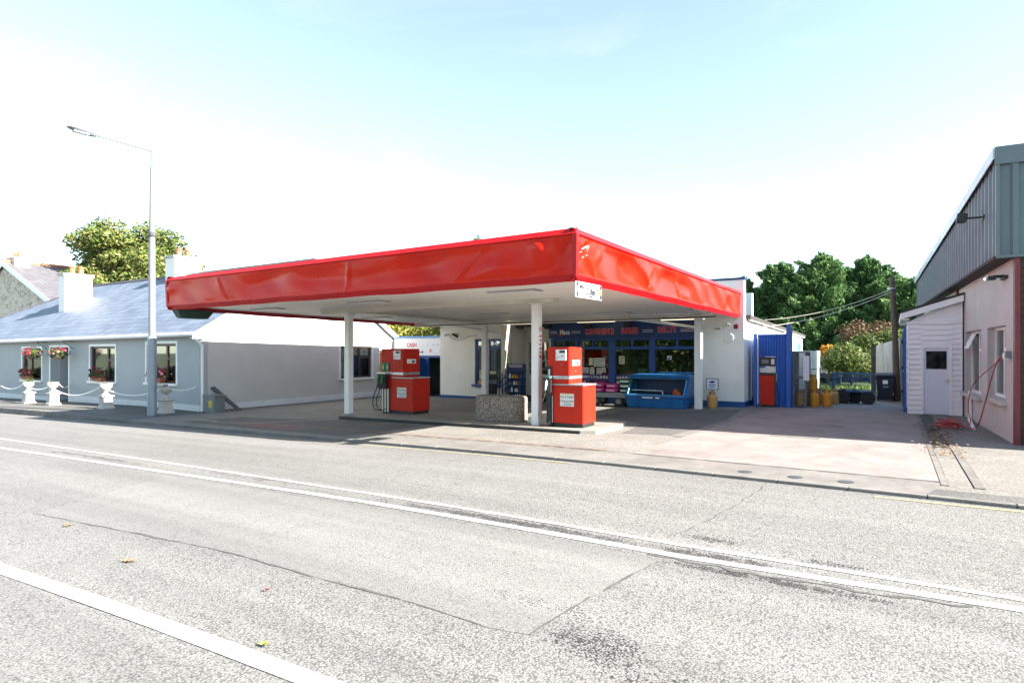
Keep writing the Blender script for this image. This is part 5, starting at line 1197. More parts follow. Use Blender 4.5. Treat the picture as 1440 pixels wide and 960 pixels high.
# tyres by the porch
for (x, y, lab) in ((-12.2,20.95,'black tyre lying beside the wire rack'),(-11.62,20.8,'black tyre lying nearest the blue shop window frame')):
    z = F(x); mb = MB(); mb.lathe([(.17,.02),(.29,0),(.32,.05),(.32,.15),(.29,.20),(.17,.18),(.15,.1),(.17,.02)], (x,y,z), 24); o = mb.build('tyre', M['rubber'], loc=(x,y,z)); tag(o, lab, 'tyre', 'tyres on the ground by the porch')
# flat trolley with compost bags
tr = thing('trolley', (-8.35,19.7,F(-8.3)), 'low dark trolley on wheels beside the blue grit bin', 'trolley')
z = F(-8.3); mb = MB(); mb.box(-9.05,-7.62,19.42,20.2,.36,.44); mb.box(-9.05,-7.62,19.42,19.46,.28,.36); mb.build('bed', M['grey'], tr)
mb = MB(); mb.tube([(-9.03,19.5,.44),(-9.03,19.5,.95),(-9.03,20.1,.95),(-9.03,20.1,.44)], .02, 6); mb.build('push_bar', M['blue'], tr)
for (x, y) in ((-8.75,19.5),(-7.9,19.5),(-8.75,20.1),(-7.9,20.1)):
    mb = MB(); mb.lathe([(.05,-.05),(.17,-.05),(.19,-.03),(.19,.03),(.17,.05),(.05,.05)], (x,y,z+.19), 18, 'y'); w = mb.build('wheel', M['rubber'], tr); q = MB(); q.lathe([(.02,-.055),(.09,-.055),(.09,.055),(.02,.055)], (x,y,z+.19), 12, 'y'); q.build('hub', M['grey'], w)
def bag(x, y, z, w, d, h, m, label, grp):
    mb = MB(); n = 10; rr = random.Random(int(x*77+z*99)); vs = []; fs = []
    for j in range(5):
        t = j/4; k_ = math.sin(math.pi*t)**.4 if 0 < t < 1 else .35
        for i in range(n):
            a = 2*math.pi*i/n; cxs, sys_ = math.cos(a), math.sin(a); e = lambda v: math.copysign(abs(v)**.5, v)
            vs.append((x+e(cxs)*w/2*(.8+.2*k_)*rr.uniform(.95,1.05), y+e(sys_)*d/2*(.8+.2*k_)*rr.uniform(.95,1.05), z+h*(.5+.5*(t*2-1)*(.9+.1*k_))))
    for j in range(4):
        for i in range(n): fs.append((j*n+i, j*n+(i+1)%n, (j+1)*n+(i+1)%n, (j+1)*n+i))
    fs += [tuple(range(n))[::-1], tuple(range(4*n,5*n))]
    mb.add(vs, fs); o = mb.build('bag', m, loc=(x,y,z), smooth=True); tag(o, label, 'bag', grp)
    q = MB(); q.box(x-w*.3, x+w*.3, y-d/2-.012, y-d/2-.004, z+h*.3, z+h*.62); q.build('print', M['paper'] if m is M['green_bag'] else mat('bag_print', (.6,.3,.45), .5), o)
gb = 'filled bags stacked on the trolley'
bag(-8.72,19.75,.44,.50,.45,.17,M['pink_bag'],'pink bag at the bottom left of the trolley stack',gb); bag(-8.70,19.75,.61,.50,.45,.17,M['pink_bag'],'pink bag on top at the left of the trolley',gb)
bag(-8.2,19.72,.44,.48,.45,.16,M['pink_bag'],'pink bag at the bottom middle of the trolley stack',gb); bag(-8.18,19.72,.60,.48,.45,.15,M['pink_bag'],'pink bag on top in the middle of the trolley',gb)
for k, lab in enumerate(('dark green bag at the bottom right of the trolley','dark green bag second in the right-hand pile','dark green bag on top of the right-hand pile')): bag(-7.72,19.78,.44+k*.16,.46,.45,.16,M['green_bag'],lab,gb)
# grit bin
gbn = thing('grit_bin', (-6.55,19.75,F(-6.5)), 'large blue plastic fodder bin with a slanted open front', 'bin')
x0, x1, yf, yb, z = -7.62,-5.58,19.35,20.35,F(-6.5)
mb = MB(); mb.hexa([(x0+.06,yf+.05,z),(x1-.06,yf+.05,z),(x1-.06,yb,z),(x0+.06,yb,z),(x0,yf,z+.36),(x1,yf,z+.36),(x1,yb,z+.36),(x0,yb,z+.36)]); mb.build('base', M['blue_bin'], gbn, bevel=.03)
mb = MB(); mb.box(x0-.03,x1+.03,yf-.03,yb+.02,z+.36,z+.42); mb.build('rim', M['blue_bin'], gbn, bevel=.02)
for (xa, xb) in ((x0,x0+.07),(x1-.07,x1)):
    mb = MB(); mb.prism([(xa,yf+.02,z+.42),(xa,yb,z+.42),(xa,yb,z+1.02),(xa,yf+.45,z+1.0)], (xb-xa,0,0)); mb.build('side', M['blue_bin'], gbn, bevel=.015)
mb = MB(); mb.box(x0+.07,x1-.07,yb-.06,yb,z+.42,z+1.0); mb.build('back', M['blue_bin_shade'], gbn)
mb = MB(); mb.box(x0+.07,x1-.07,yf+.1,yb-.06,z+.40,z+.43); mb.build('floor_panel', M['blue_bin_shade'], gbn)
mb = MB(); mb.hexa([(x0-.04,yf+.30,z+.98),(x1+.04,yf+.30,z+.98),(x1+.04,yb+.04,z+1.0),(x0-.04,yb+.04,z+1.0),(x0+.0,yf+.36,z+1.09),(x1-.0,yf+.36,z+1.09),(x1-.0,yb,z+1.10),(x0+.0,yb,z+1.10)]); mb.build('lid', M['blue_bin'], gbn, bevel=.03)
mb = MB()
for (a, b) in (((x0+.08,yf+.03,z+.44),(x0+.08,yf+.43,z+.98)),((x1-.08,yf+.03,z+.44),(x1-.08,yf+.43,z+.98)),((x0+.08,yf+.40,z+.965),(x1-.08,yf+.40,z+.965)),((x0+.08,yf+.02,z+.435),(x1-.08,yf+.02,z+.435))): mb.tube([a, b], .022, 6)
mb.build('opening_trim', mat('light_blue_trim_plastic', (.10,.30,.55), .35, .15, 3), gbn)
mb = MB(); mb.box(-7.0,-6.65,yf-.055,yf-.028,z+.33,z+.37); mb.box(-6.55,-6.42,yf-.055,yf-.028,z+.33,z+.37); mb.build('catch', M['sign_white'], gbn)
mb = MB(); mb.box(-7.45,-6.4,yf+.25,yf+.28,z+.56,z+.58); mb.box(-6.43,-6.40,yf+.25,yf+.28,z+.44,z+.58); mb.build('stay_bar', M['cream'], gbn)
mb = MB(); rr = random.Random(2); mb.ball((-6.0,19.75,z+.50),(.14,.12,.09),8,5); mb.ball((-5.9,19.72,z+.47),(.1,.1,.06),8,5); mb.leaf((-6.02,19.7,z+.60),(.08,0,.03),.05,Vector((0,1,.2))); o = mb.build('crumpled_sack', mat('orange_sack', (.55,.10,.03), .6, .3, 9), loc=(-6,19.75,z+.43)); tag(o, 'crumpled orange sack lying inside the open blue bin', 'sack')
# gas bottles
def gas_bottle(x, y, z, m, label, grp, r=.155, h=.56):
    t = thing('gas_bottle', (x, y, z), label, 'gas bottle', grp)
    mb = MB(); mb.lathe([(r*.85,0),(r*.85,.05),(r,.06),(r,.09),(r*1.0,h*.62),(r*.95,h*.72),(r*.7,h*.80),(.03,h*.83),(.03,h*.9)], (x,y,z), 20); mb.build('cylinder', m, t, smooth=False)
    mb = MB()
    for k in range(3):
        a = 2*math.pi*k/3+.5; mb.add([(x+r*.62*math.cos(a+da),y+r*.62*math.sin(a+da),zz) for da, zz in ((-.5,z+h*.80),(.5,z+h*.80),(.5,z+h),(-.5,z+h))]+[(x+r*.56*math.cos(a+da),y+r*.56*math.sin(a+da),zz) for da, zz in ((-.5,z+h*.80),(.5,z+h*.80),(.5,z+h),(-.5,z+h))], [(0,1,2,3),(7,6,5,4),(0,4,5,1),(2,6,7,3),(1,5,6,2),(3,7,4,0)])
    mb.lathe([(r*.64,h*.96),(r*.64,h*1.0),(r*.54,h*1.0),(r*.54,h*.96),(r*.64,h*.96)], (x,y,z), 16); mb.build('collar', m, t)
    mb = MB(); mb.box(x-.025,x+.025,y-.02,y+.02,z+h*.86,z+h*.97); mb.build('valve', M['black'], t)
    return t
gas_bottle(-4.98,20.28,F(-5),M['gas_tan'],'weathered tan gas bottle alone against the white wall','gas bottles',.165,.54)
mb = MB(); mb.box(-5.15,-4.80,20.27,20.29,F(-5)+.62,F(-5)+.95); s = thing('notice_board', (-4.98,20.28,F(-5)+.54), 'small framed price board standing on the lone gas bottle', 'sign')
mb.build('panel', M['sign_white'], s); q = MB(); 
for (a,b,c,d) in ((-5.17,-4.78,.60,.62),(-5.17,-4.78,.95,.97),(-5.17,-5.15,.62,.95),(-4.80,-4.78,.62,.95)): q.box(a,b,20.262,20.295,F(-5)+c,F(-5)+d)
q.box(-4.99,-4.97,20.27,20.29,F(-5)+.50,F(-5)+.60); q.build('frame', M['grey_dark'], s)
q = MB(); zz = F(-5); q.prism([(-5.10,20.268,zz+.84),(-4.98,20.268,zz+.90),(-4.86,20.268,zz+.87),(-4.97,20.268,zz+.80)], (0,-.003,0)); q.box(-5.1,-4.86,20.265,20.269,zz+.74,zz+.77); q.box(-5.07,-4.9,20.265,20.269,zz+.67,zz+.70); q.build('print', M['ink_blue'], s)
gas_bottle(-2.20,22.55,.012,M['gas_yellow'],'yellow gas bottle nearest the mesh cage','gas bottles')
gas_bottle(-1.84,22.75,.012,M['gas_yellow'],'yellow gas bottle at the front right of the group','gas bottles')
gas_bottle(-2.14,23.6,.012,M['gas_tan'],'tan gas bottle in the second row behind the front pair','gas bottles')
gas_bottle(-1.72,23.75,.012,M['gas_tan'],'tan gas bottle in the second row on the right','gas bottles')
gas_bottle(-2.32,23.15,.50,M['gas_yellow'],'orange-yellow gas bottle raised on the metal stand','gas bottles',.165,.56)
st = MB(); st.box(-2.5,-2.1,22.98,23.35,.44,.49)
for (x,y) in ((-2.48,23.0),(-2.12,23.0),(-2.48,23.33),(-2.12,23.33)): st.box(x-.015,x+.015,y-.015,y+.015,.0,.44)
st.box(-2.5,-2.47,23.35,23.37,.44,1.25); st.box(-2.13,-2.1,23.35,23.37,.44,1.25); st.box(-2.5,-2.1,23.35,23.37,1.22,1.25); o = st.build('metal_stand', M['mesh_metal'], loc=(-2.3,23.2,.01)); tag(o, 'thin metal stand carrying the raised gas bottle', 'stand')
# blue corrugated screen, kerosene pump, cage
fe = thing('corrugated_screen', (-3.35,21.6,0), 'bright blue corrugated metal screen with a cut-out beside the shop', 'fence')
def corr(x0, x1, z0, z1, y=21.6):
    vs = []; fs = []; n = int((x1-x0)/.012); W = 2
    for i in range(n+1):
        x = x0+(x1-x0)*i/n; t = (x/.085) % 1; d = .018*max(-1, min(1, 2.2*math.sin(2*math.pi*t))); vs += [(x,y+d,z0),(x,y+d,z1)]
    for i in range(n): fs.append((2*i,2*i+2,2*i+3,2*i+1))
    return vs, fs
mb = MB(); mb.add(*corr(-3.82,-2.94,1.68,2.42)); mb.add(*corr(-3.25,-2.94,0.03,1.68)); mb.add(*corr(-3.82,-3.76,0.03,1.68)); mb.build('corrugated_sheet', M['blue_corr'], fe)
mb = MB(); mb.box(-3.94,-3.84,21.55,21.66,0,2.45); mb.box(-2.93,-2.80,21.52,21.66,0,2.72); mb.build('post', M['blue_corr'], fe, bevel=.008)
mb = MB(); mb.box(-3.93,-3.89,21.66,23.5,.05,2.3); mb.box(-2.86,-2.80,21.665,22.0,0,2.6); mb.build('side_sheet', M['blue_corr'], fe)
mb = MB(); mb.tube([(-3.80,21.54,.1),(-3.80,21.54,2.3)], .015, 6); mb.build('conduit', M['white_paint'], fe)
kp = thing('kerosene_pump', (-3.5,21.75,0), 'small red kerosene pump set in the blue corrugated screen', 'fuel pump')
mb = MB(); mb.box(-3.74,-3.30,21.58,22.0,.08,1.06); kc = mb.build('cabinet', M['red_pump'], kp, bevel=.012)
mb = MB(); mb.box(-3.76,-3.28,21.57,22.02,1.062,1.14); mb.build('lid', M['black'], kc)
mb = MB(); mb.box(-3.72,-3.28,21.62,21.9,0,.078); mb.build('plinth', M['black'], kp)
mb = MB(); mb.box(-3.78,-3.26,21.62,21.9,1.36,1.66); dp = mb.build('display_head', M['black'], kp, bevel=.01)
q = MB(); q.box(-3.70,-3.48,21.612,21.619,1.45,1.58); q.build('readout', M['grey'], dp); q = MB(); q.box(-3.40,-3.30,21.612,21.619,1.42,1.60); q.build('label', M['paper'], dp)
mb = MB(); mb.box(-3.76,-3.30,21.66,21.7,1.15,1.30); mb.build('notice', M['paper'], kp)
mb = MB(); mb.box(-3.45,-3.24,21.64,21.655,1.16,1.36); mb.build('notice', M['paper'], kp)
mb = MB(); mb.tube([(-3.22,21.52,1.12),(-3.20,21.47,.98),(-3.22,21.46,.86)], [.02,.03,.025], 8); nz = mb.build('nozzle', M['grey'], kp)
mb = MB(); mb.tube([(-3.22,21.46,.86),(-3.16,21.45,.5),(-3.12,21.44,.15),(-3.2,21.45,.06),(-3.28,21.55,.1)], .018, 6); mb.build('hose', M['rubber'], kp)
cg = thing('gas_cage', (-2.55,22.7,0), 'grey wire mesh gas cage behind the blue screen', 'cage')
xa, xb, ya, yb = -2.78,-2.42,22.05,23.2
mb = MB()
for (x,y) in ((xa,ya),(xb,ya),(xa,yb),(xb,yb)): mb.box(x-.025,x+.025,y-.025,y+.025,.0,1.84)
for z in (.06,.95,1.80):
    mb.box(xa+.025,xb-.025,ya-.02,ya+.02,z,z+.04); mb.box(xb-.02,xb+.02,ya+.025,yb-.025,z,z+.04); mb.box(xa-.02,xa+.02,ya+.025,yb-.025,z,z+.04); mb.box(xa+.025,xb-.025,yb-.02,yb+.02,z,z+.04)
mb.build('frame', M['mesh_metal'], cg)
mb = MB(); s_ = .055
for k in range(int((xb-xa)/s_)): mb.box(xa+k*s_,xa+k*s_+.008,ya-.004,ya+.004,.06,1.84)
for k in range(int((yb-ya)/s_)): mb.box(xb-.004,xb+.004,ya+k*s_,ya+k*s_+.008,.06,1.84); mb.box(xa-.004,xa+.004,ya+k*s_,ya+k*s_+.008,.06,1.84)
for k in range(int(1.76/.11)): z = .08+k*.11; mb.box(xa,xb,ya-.008,ya-.0045,z,z+.008); mb.box(xb+.0045,xb+.008,ya,yb,z,z+.008)
mb.build('wire_mesh', M['mesh_metal'], cg)
mb = MB(); mb.box(xa,xb,ya,yb,1.845,1.86); mb.box(xa+.04,xb-.04,ya+.05,yb-.05,.03,.05); mb.box(xa+.02,xa+.03,ya,yb,.06,1.8); mb.build('plates', M['grey'], cg)
mb = MB(); mb.box(xb+.009,xb+.016,22.35,22.75,.85,1.72); sg = mb.build('safety_sign', M['sign_white'], cg); q = MB(); q.box(xb+.016,xb+.019,22.42,22.68,1.15,1.5); q.build('print', M['ink_red'], sg)
mb = MB(); mb.box(-2.48,-2.30,22.0,22.02,.9,1.7); mb.build('door_notice', M['sign_white'], cg)
for k in range(3): gas_bottle(-2.6,22.3+k*.34,.055,M['gas_tan'],'gas bottle locked inside the mesh cage','bottles inside the cage',.14,.5)
# cart
ct = thing('mesh_cart', (-1.2,24.6,0), 'blue wire mesh cart on fat black wheels at the back of the yard', 'cart')
x0,x1,y0,y1 = -1.80,-.60,24.35,25.05
mb = MB()
for (x,y) in ((x0,y0),(x1,y0),(x0,y1),(x1,y1)): mb.tube([(x,y,.44),(x,y,1.08)], .02, 6)
for z in (.44,1.08):
    mb.tube([(x0,y0,z),(x1,y0,z),(x1,y1,z),(x0,y1,z),(x0,y0,z)], .018, 6)
mb.tube([(-1.1,y0,.44),(-1.1,y0,1.08)], .015, 6); mb.tube([(-1.3,y0,.44),(-1.3,y0,1.08)], .012, 6); mb.tube([(x0,y0,.50),(-2.12,y0+.1,1.08)], .018, 6); mb.tube([(x0,y1,.50),(-2.12,y1-.1,1.08)], .018, 6); mb.tube([(-2.12,y0+.1,1.08),(-2.12,y1-.1,1.08)], .018, 6)
mb.build('frame', M['cart_blue'], ct)
mb = MB()
for k in range(30): x = x0+k*(x1-x0)/29; mb.box(x-.004,x+.004,y0-.004,y0+.004,.66,1.07); mb.box(x-.004,x+.004,y1-.004,y1+.004,.66,1.07)
for k in range(10): z = .66+k*.045; mb.box(x0,x1,y0-.009,y0-.005,z,z+.007); mb.box(x0,x1,y1+.005,y1+.009,z,z+.007)
mb.box(x0,x1,y0+.02,y1-.02,.46,.475); mb.build('mesh_sides', M['cart_blue'], ct)
for (x,y,r,w) in ((-1.5,24.4,.26,.16),(-1.15,24.75,.26,.16),(-.72,24.42,.24,.12),(-1.5,25.05,.26,.16)):
    mb = MB(); mb.lathe([(r*.45,-w/2),(r*.9,-w/2),(r,-w*.3),(r,w*.3),(r*.9,w/2),(r*.45,w/2)], (x,y,r), 20, 'y'); wh = mb.build('wheel', M['rubber'], ct); q = MB(); q.lathe([(.02,-w*.4),(r*.45,-w*.4),(r*.45,w*.4),(.02,w*.4)], (x,y,r), 12, 'y'); q.build('hub', M['grey_dark'], wh)
mb = MB(); mb.tube([(-.72,24.5,.26),(-.85,24.55,.44)], .02, 6); mb.tube([(-1.5,24.4,.26),(-1.5,25.0,.26)], .02, 6); mb.tube([(-1.35,24.5,.3),(-1.35,24.5,.46)], .02, 6); mb.build('axle', M['black'], ct)
# wheelie bin
wb = thing('wheelie_bin', (-.22,26.4,0), 'navy blue wheelie bin with a white label beside the timber pole', 'bin')
mb = MB(); mb.hexa([(-.44,26.2,.06),(.0,26.2,.06),(.0,26.62,.06),(-.44,26.62,.06),(-.52,26.08,.93),(.07,26.08,.93),(.07,26.72,.93),(-.52,26.72,.93)]); bb = mb.build('body', M['bin_navy'], wb, bevel=.03)
mb = MB(); mb.hexa([(-.57,26.02,.935),(.12,26.02,.935),(.12,26.78,.95),(-.57,26.78,.95),(-.52,26.08,1.0),(.07,26.08,1.0),(.07,26.74,1.06),(-.52,26.74,1.06)]); mb.build('lid', M['bin_navy'], wb, bevel=.02)
mb = MB(); mb.box(-.30,-.14,26.085,26.10,.66,.80); mb.build('label', M['sign_white'], bb); mb = MB(); mb.box(-.30,-.12,26.10,26.12,.52,.60); mb.build('label', M['grey'], bb)
for x in (-.46,.02):
    mb = MB(); mb.lathe([(.03,-.03),(.11,-.03),(.11,.03),(.03,.03)], (x,26.66,.11), 14, 'x'); mb.build('wheel', M['rubber'], wb)
# pole and wires
tp = thing('telegraph_pole', (.12,26.6,0), 'weathered timber telegraph pole rising beside the wheelie bin', 'pole')
mb = MB(); mb.tube([(.16,26.6,-.1),(.09,26.6,2.3),(-.02,26.6,4.62)], [.12,.10,.088], 12); mb.build('pole', M['timber'], tp)
mb = MB(); mb.lathe([(.14,0),(.14,.06)], (-.03,26.6,4.15), 12); mb.build('band', M['steel'], tp)
def wire(a, b, sag, label):
    n = 20; pts = [tuple(a[k]+(b[k]-a[k])*i/n - (sag*4*(i/n)*(1-i/n) if k == 2 else 0) for k in range(3)) for i in range(n+1)]
    o = MB().tube(pts, .010, 5).build('cable', M['cream'], loc=a); tag(o, label, 'cable', 'overhead cables')
wire((-.03,26.5,4.15),(-4.16,25.0,3.06),.22,'upper pale cable from the timber pole to the shop roof')
wire((-.03,26.5,4.05),(-4.10,23.3,2.72),.22,'lower pale cable from the timber pole to the shop wall')
# red hose by the pink wall
pts = []
for k in range(110):
    t = k/110; a = 2*math.pi*5.3*t; r = .24+.05*math.sin(7*t+1); pts.append((1.13+r*math.cos(a)*1.0+.04*math.sin(3*a*.31), 17.75+.28*math.sin(a)*.8+.05*math.cos(5*t), .05+.20*abs(math.sin(a*.5+t*4))*(.3+.7*t)))
for p in ((1.45,17.7,.05),(1.6,17.5,.06),(1.68,17.3,.25),(1.74,16.9,.75),(1.8,16.4,1.35),(1.86,16.0,1.72),(1.93,15.8,1.76)): pts.append(p)
hz = thing('hose', (1.13,17.75,0), 'coiled red hose on the ground, rising to the tap on the pink wall', 'hose')
def smooth_path(P, it=2):
    for _ in range(it):
        Q = [P[0]]
        for a, b in zip(P[:-1], P[1:]): Q += [tuple(a[k]*.75+b[k]*.25 for k in range(3)), tuple(a[k]*.25+b[k]*.75 for k in range(3))]
        P = Q + [P[-1]]
    return P
MB().tube(smooth_path(pts, 1), .012, 6).build('coil', M['hose'], hz)
MB().tube(smooth_path([(1.93,15.85,1.74),(1.6,17.3,1.2),(1.55,18.1,.85),(1.55,18.3,.4),(1.62,18.2,.06),(1.3,18.0,.05)], 2), .010, 6).build('loop', M['hose'], hz)
mb = MB(); mb.lathe([(.03,0),(.03,.12)], (1.93,15.78,1.70), 10); mb.build('coupling', M['white_plastic'], hz)
# floodlights over the fascia sign
for k, (x, lab) in enumerate(((-11.35,'black floodlight at the left end of the blue fascia sign'),(-9.65,'black floodlight above the middle lettering of the fascia sign'),(-8.05,'black floodlight above the right half of the fascia sign'),(-12.6,'black floodlight under the canopy over the porch'))):
    y = 20.75; t = thing('floodlight', (x,y,2.95), lab, 'floodlight', 'black floodlights over the shop front')
    mb = MB(); mb.hexa([(x-.14,y-.10,2.78),(x+.14,y-.10,2.78),(x+.14,y+.10,2.72),(x-.14,y+.10,2.72),(x-.16,y-.13,2.90),(x+.16,y-.13,2.90),(x+.16,y+.09,2.86),(x-.16,y+.09,2.86)]); mb.build('housing', M['black'], t, bevel=.01)
    mb = MB(); mb.tube([(x,y,2.88),(x,y+.02,3.1)], .02, 6); mb.build('bracket', M['black'], t)
# pale container and far van behind the shop
co = thing('container', (-3.5,30.2,0), 'pale grey metal container behind the gas cage', 'container')
mb = MB(); mb.box(-4.02,-3.02,30,33.5,.0,1.88); cb = mb.build('body', mat('pale_container', (.50,.56,.60), .5, .1, 2), co, bevel=.01)
mb = MB()
for k in range(9): mb.box(-3.96+k*.105,-3.93+k*.105,29.98,29.999,.08,1.8)
mb.build('ribs', M['steel'], cb)
vn = thing('white_van', (-3.2,41,-.02), 'white van parked far back beyond the yard, partly hidden', 'van')
mb = MB(); mb.prism([(-4.2,38.9,.35),(-4.2,38.75,.95),(-4.2,39.3,1.25),(-4.2,39.75,1.85),(-4.2,43,1.9),(-4.2,43,.35)], (1.65,0,0)); vb = mb.build('body', M['white_upvc'], vn, bevel=.05)
mb = MB(); mb.add([(-4.08,39.27,1.27),(-2.67,39.27,1.27),(-2.75,39.70,1.80),(-4.0,39.70,1.80)],[(0,1,2,3)]); mb.box(-2.549,-2.54,39.8,40.7,1.25,1.75); mb.build('windscreen', M['glass_dark'], vb)
for x in (-4.0,-2.75): mb = MB(); mb.box(x-.12,x+.12,38.74,38.82,.80,.95); mb.build('headlight', M['silver'], vb)
mb = MB(); mb.box(-4.2,-2.55,38.70,38.84,.38,.60); mb.build('bumper', M['grey_dark'], vb)
for (x,y) in ((-4.15,39.6),(-2.6,39.6),(-4.15,42.2),(-2.6,42.2)): mb = MB(); mb.lathe([(.1,-.1),(.32,-.1),(.32,.1),(.1,.1)], (x,y,.32), 16, 'x'); mb.build('wheel', M['rubber'], vn)
# ================================================================= trees and shrubs
def leaf_blobs(mb, blobs, n, size, rr, flat=.0):
    ws = [b[1][0]*b[1][1] for b in blobs]; tot = sum(ws)
    for b, w in zip(blobs, ws):
        c, r = b
        for _ in range(int(n*w/tot)):
            d = Vector((rr.gauss(0,1), rr.gauss(0,1), rr.gauss(.1,1))).normalized(); k = rr.random()**.35
            p = Vector((c[0]+d.x*r[0]*k, c[1]+d.y*r[1]*k, c[2]+d.z*r[2]*k))
            ax = Vector((rr.uniform(-1,1), rr.uniform(-1,1), rr.uniform(-.8,.5))).normalized()
            s = size*rr.uniform(.6,1.3); mb.leaf(p, ax*s, s*.45, (d + Vector((rr.uniform(-.6,.6), rr.uniform(-.6,.6), rr.uniform(-.3,.6)))).normalized())
def broadleaf(name, x, y, z, h, w, n, size, m, seed, label, cat='tree', trunk_h=.35, group=None, bare=0, limbs=7, blob=.24):
    rr = random.Random(seed); t = thing(name, (x,y,z), label, cat, group); mb = MB(); th = h*trunk_h; r0 = max(.03, h*.022)
    mb.tube([(x,y,z-.1),(x+rr.uniform(-.1,.1)*w*.2,y,z+th*.6),(x,y,z+th)], [r0*1.3, r0, r0*.85], 8); blobs = []
    for k in range(limbs):
        a = 2*math.pi*(k+rr.random()*.6)/limbs; rad = w/2*rr.uniform(.45,.72); zz = z+th+(h-th)*rr.uniform(.25,.78)
        e = (x+rad*math.cos(a), y+rad*math.sin(a), zz); mid = (x+rad*.4*math.cos(a), y+rad*.4*math.sin(a), z+th+(zz-z-th)*.35)
        mb.tube([(x,y,z+th*.9), mid, e], [r0*.6, r0*.4, r0*.15], 6)
        for j in range(3):
            q = (e[0]+rr.uniform(-1,1)*w*.14, e[1]+rr.uniform(-1,1)*w*.14, e[2]+rr.uniform(-.6,1)*h*.10); br = w*blob*rr.uniform(.6,1.05)
            mb.tube([e, q], [r0*.15, r0*.05], 4); blobs.append((q, (br, br, br*rr.uniform(.6,.9))))
    mb.tube([(x,y,z+th),(x+w*.03,y,z+h*.85)], [r0*.8, r0*.15], 6)
    for j in range(5): br = w*blob*rr.uniform(.55,.9); blobs.append(((x+rr.uniform(-.22,.22)*w, y+rr.uniform(-.22,.22)*w, z+h-br*.8-rr.uniform(0,.14)*h), (br, br, br*.8)))
    mb.build('trunk', M['bark'], t); lf_ = MB(); leaf_blobs(lf_, blobs, n, size, rr); lf_.build('crown', m, t)
    return t
broadleaf('tree', -54.2,26.6,g(-55),14.3,9.0,46000,.17,M['leaf_autumn'],11,'large round tree turning yellow behind the cottage roof',trunk_h=.22,limbs=16,blob=.19)
broadleaf('tree', -31,34,g(-31),6.2,8.5,9000,.17,M['leaf_yg'],13,'yellow-green tree behind the cottage gable and the office',trunk_h=.2,limbs=9)
broadleaf('tree', -23.5,33,g(-23),5.6,6.5,7000,.17,M['leaf_yg'],14,'yellow-green tree showing above the white CASH board',trunk_h=.2,limbs=9)
def conifer(x, y, z, h, w, n, m, seed, label, size=.175):
    rr = random.Random(seed); t = thing('conifer', (x,y,z), label, 'conifer', 'conifers behind the yard')
    mb = MB(); mb.tube([(x,y,z-.1),(x,y,z+h*.5),(x+rr.uniform(-.1,.1),y,z+h*.97)], [h*.025, h*.016, h*.004], 8); lf_ = MB(); N = 120
    for k in range(N):
        f = (k+rr.random())/N; zz = z+h*(.05+.9*f); R_ = w/2*((1-f)**.72)*rr.uniform(.65,1.12)*1.25+.15; a = k*2.399+rr.uniform(-.4,.4)
        d = Vector((math.cos(a), math.sin(a), rr.uniform(.25,.75) if f > .25 else rr.uniform(-.1,.4))); L_ = R_*rr.uniform(.85,1.15); b = Vector((x,y,zz)); tip = b + d*L_
        mb.tube([b, b+d*L_*.5+Vector((0,0,-.04*L_)), tip], [.035,.022,.006], 4, False)
        tw = Vector((rr.uniform(-.25,.25), rr.uniform(-.25,.25), .25))
        for _ in range(n//N):
            u = rr.random()**.7; c = b + d*L_*(.25+.78*u) + tw*L_*u*u*.5; sp = (.55*(1-u*.8))*min(1.3, .45+R_*.4)
            p = c + Vector((rr.gauss(0,1), rr.gauss(0,1), rr.gauss(0,.75)))*sp*.62
            ax = (d*.8 + Vector((rr.gauss(0,.5), rr.gauss(0,.5), rr.gauss(.25,.5)))).normalized(); s = size*rr.uniform(.55,1.25)
            lf_.leaf(p, ax*s, s*.30, Vector((rr.uniform(-1,1), rr.uniform(-1,1), rr.uniform(.1,1))).normalized())
    for _ in range(60):
        p = Vector((x,y,z+h*rr.uniform(.9,1.0))) + Vector((rr.gauss(0,.1), rr.gauss(0,.1), 0)); lf_.leaf(p, Vector((rr.gauss(0,.4), rr.gauss(0,.4), 1)).normalized()*size, size*.3, Vector((rr.random(), rr.random(), 0)))
    mb.build('trunk', M['bark'], t); lf_.build('crown', m, t)
for (x, y, h, w, m, s, lab) in ((-9.0,45.5,7.6,3.2,'leaf_conifer',2,'slim dark conifer just right of the white parapet'),(-6.5,46,8.6,5.2,'leaf_conifer',3,'dark conifer above the white flue'),(-4.0,45,8.9,5.0,'leaf_conifer2',4,'tallest conifer, in the middle of the row'),(-1.4,46,8.6,5.4,'leaf_conifer',5,'dark conifer right of the tallest one'),(1.2,44,6.7,5.2,'leaf_conifer2',6,'pale green conifer on the right behind the timber pole'),(3.4,45,4.9,4.6,'leaf_conifer2',7,'low conifer furthest right beside the shed'),(-5.4,48.5,8.0,4.6,'leaf_conifer',15,'conifer set back, filling the gap left of the tallest one'),(-2.7,49,8.3,4.6,'leaf_conifer2',16,'conifer set back, just right of the tallest one'),(-.2,48,7.7,4.4,'leaf_conifer',17,'conifer set back between the two right-hand ones'),(-7.8,48.5,7.6,4.2,'leaf_conifer2',18,'conifer set back above the flat shop roof')):
    conifer(x, y, -.05, h*.95, w*1.15, 26000, M[m], s, lab)
conifer(-29.0,41,g(-29),12.0,4.0,4200,M['leaf_conifer2'],9,'lone conifer tip showing over the red canopy')
conifer(-27.6,42,g(-28),11.7,3.4,3000,M['leaf_conifer'],10,'smaller second conifer tip beside the lone one over the canopy')
broadleaf('shrub', -1.75,35.0,0,2.1,3.0,9000,.085,M['leaf_shrub'],21,'rounded green shrub at the end of the yard','shrub',.12,limbs=9,blob=.26)
broadleaf('shrub', -.7,38.0,0,3.1,3.2,7000,.10,M['leaf_shrub'],22,'taller green shrub beside the concrete wall','shrub',.15,limbs=9)
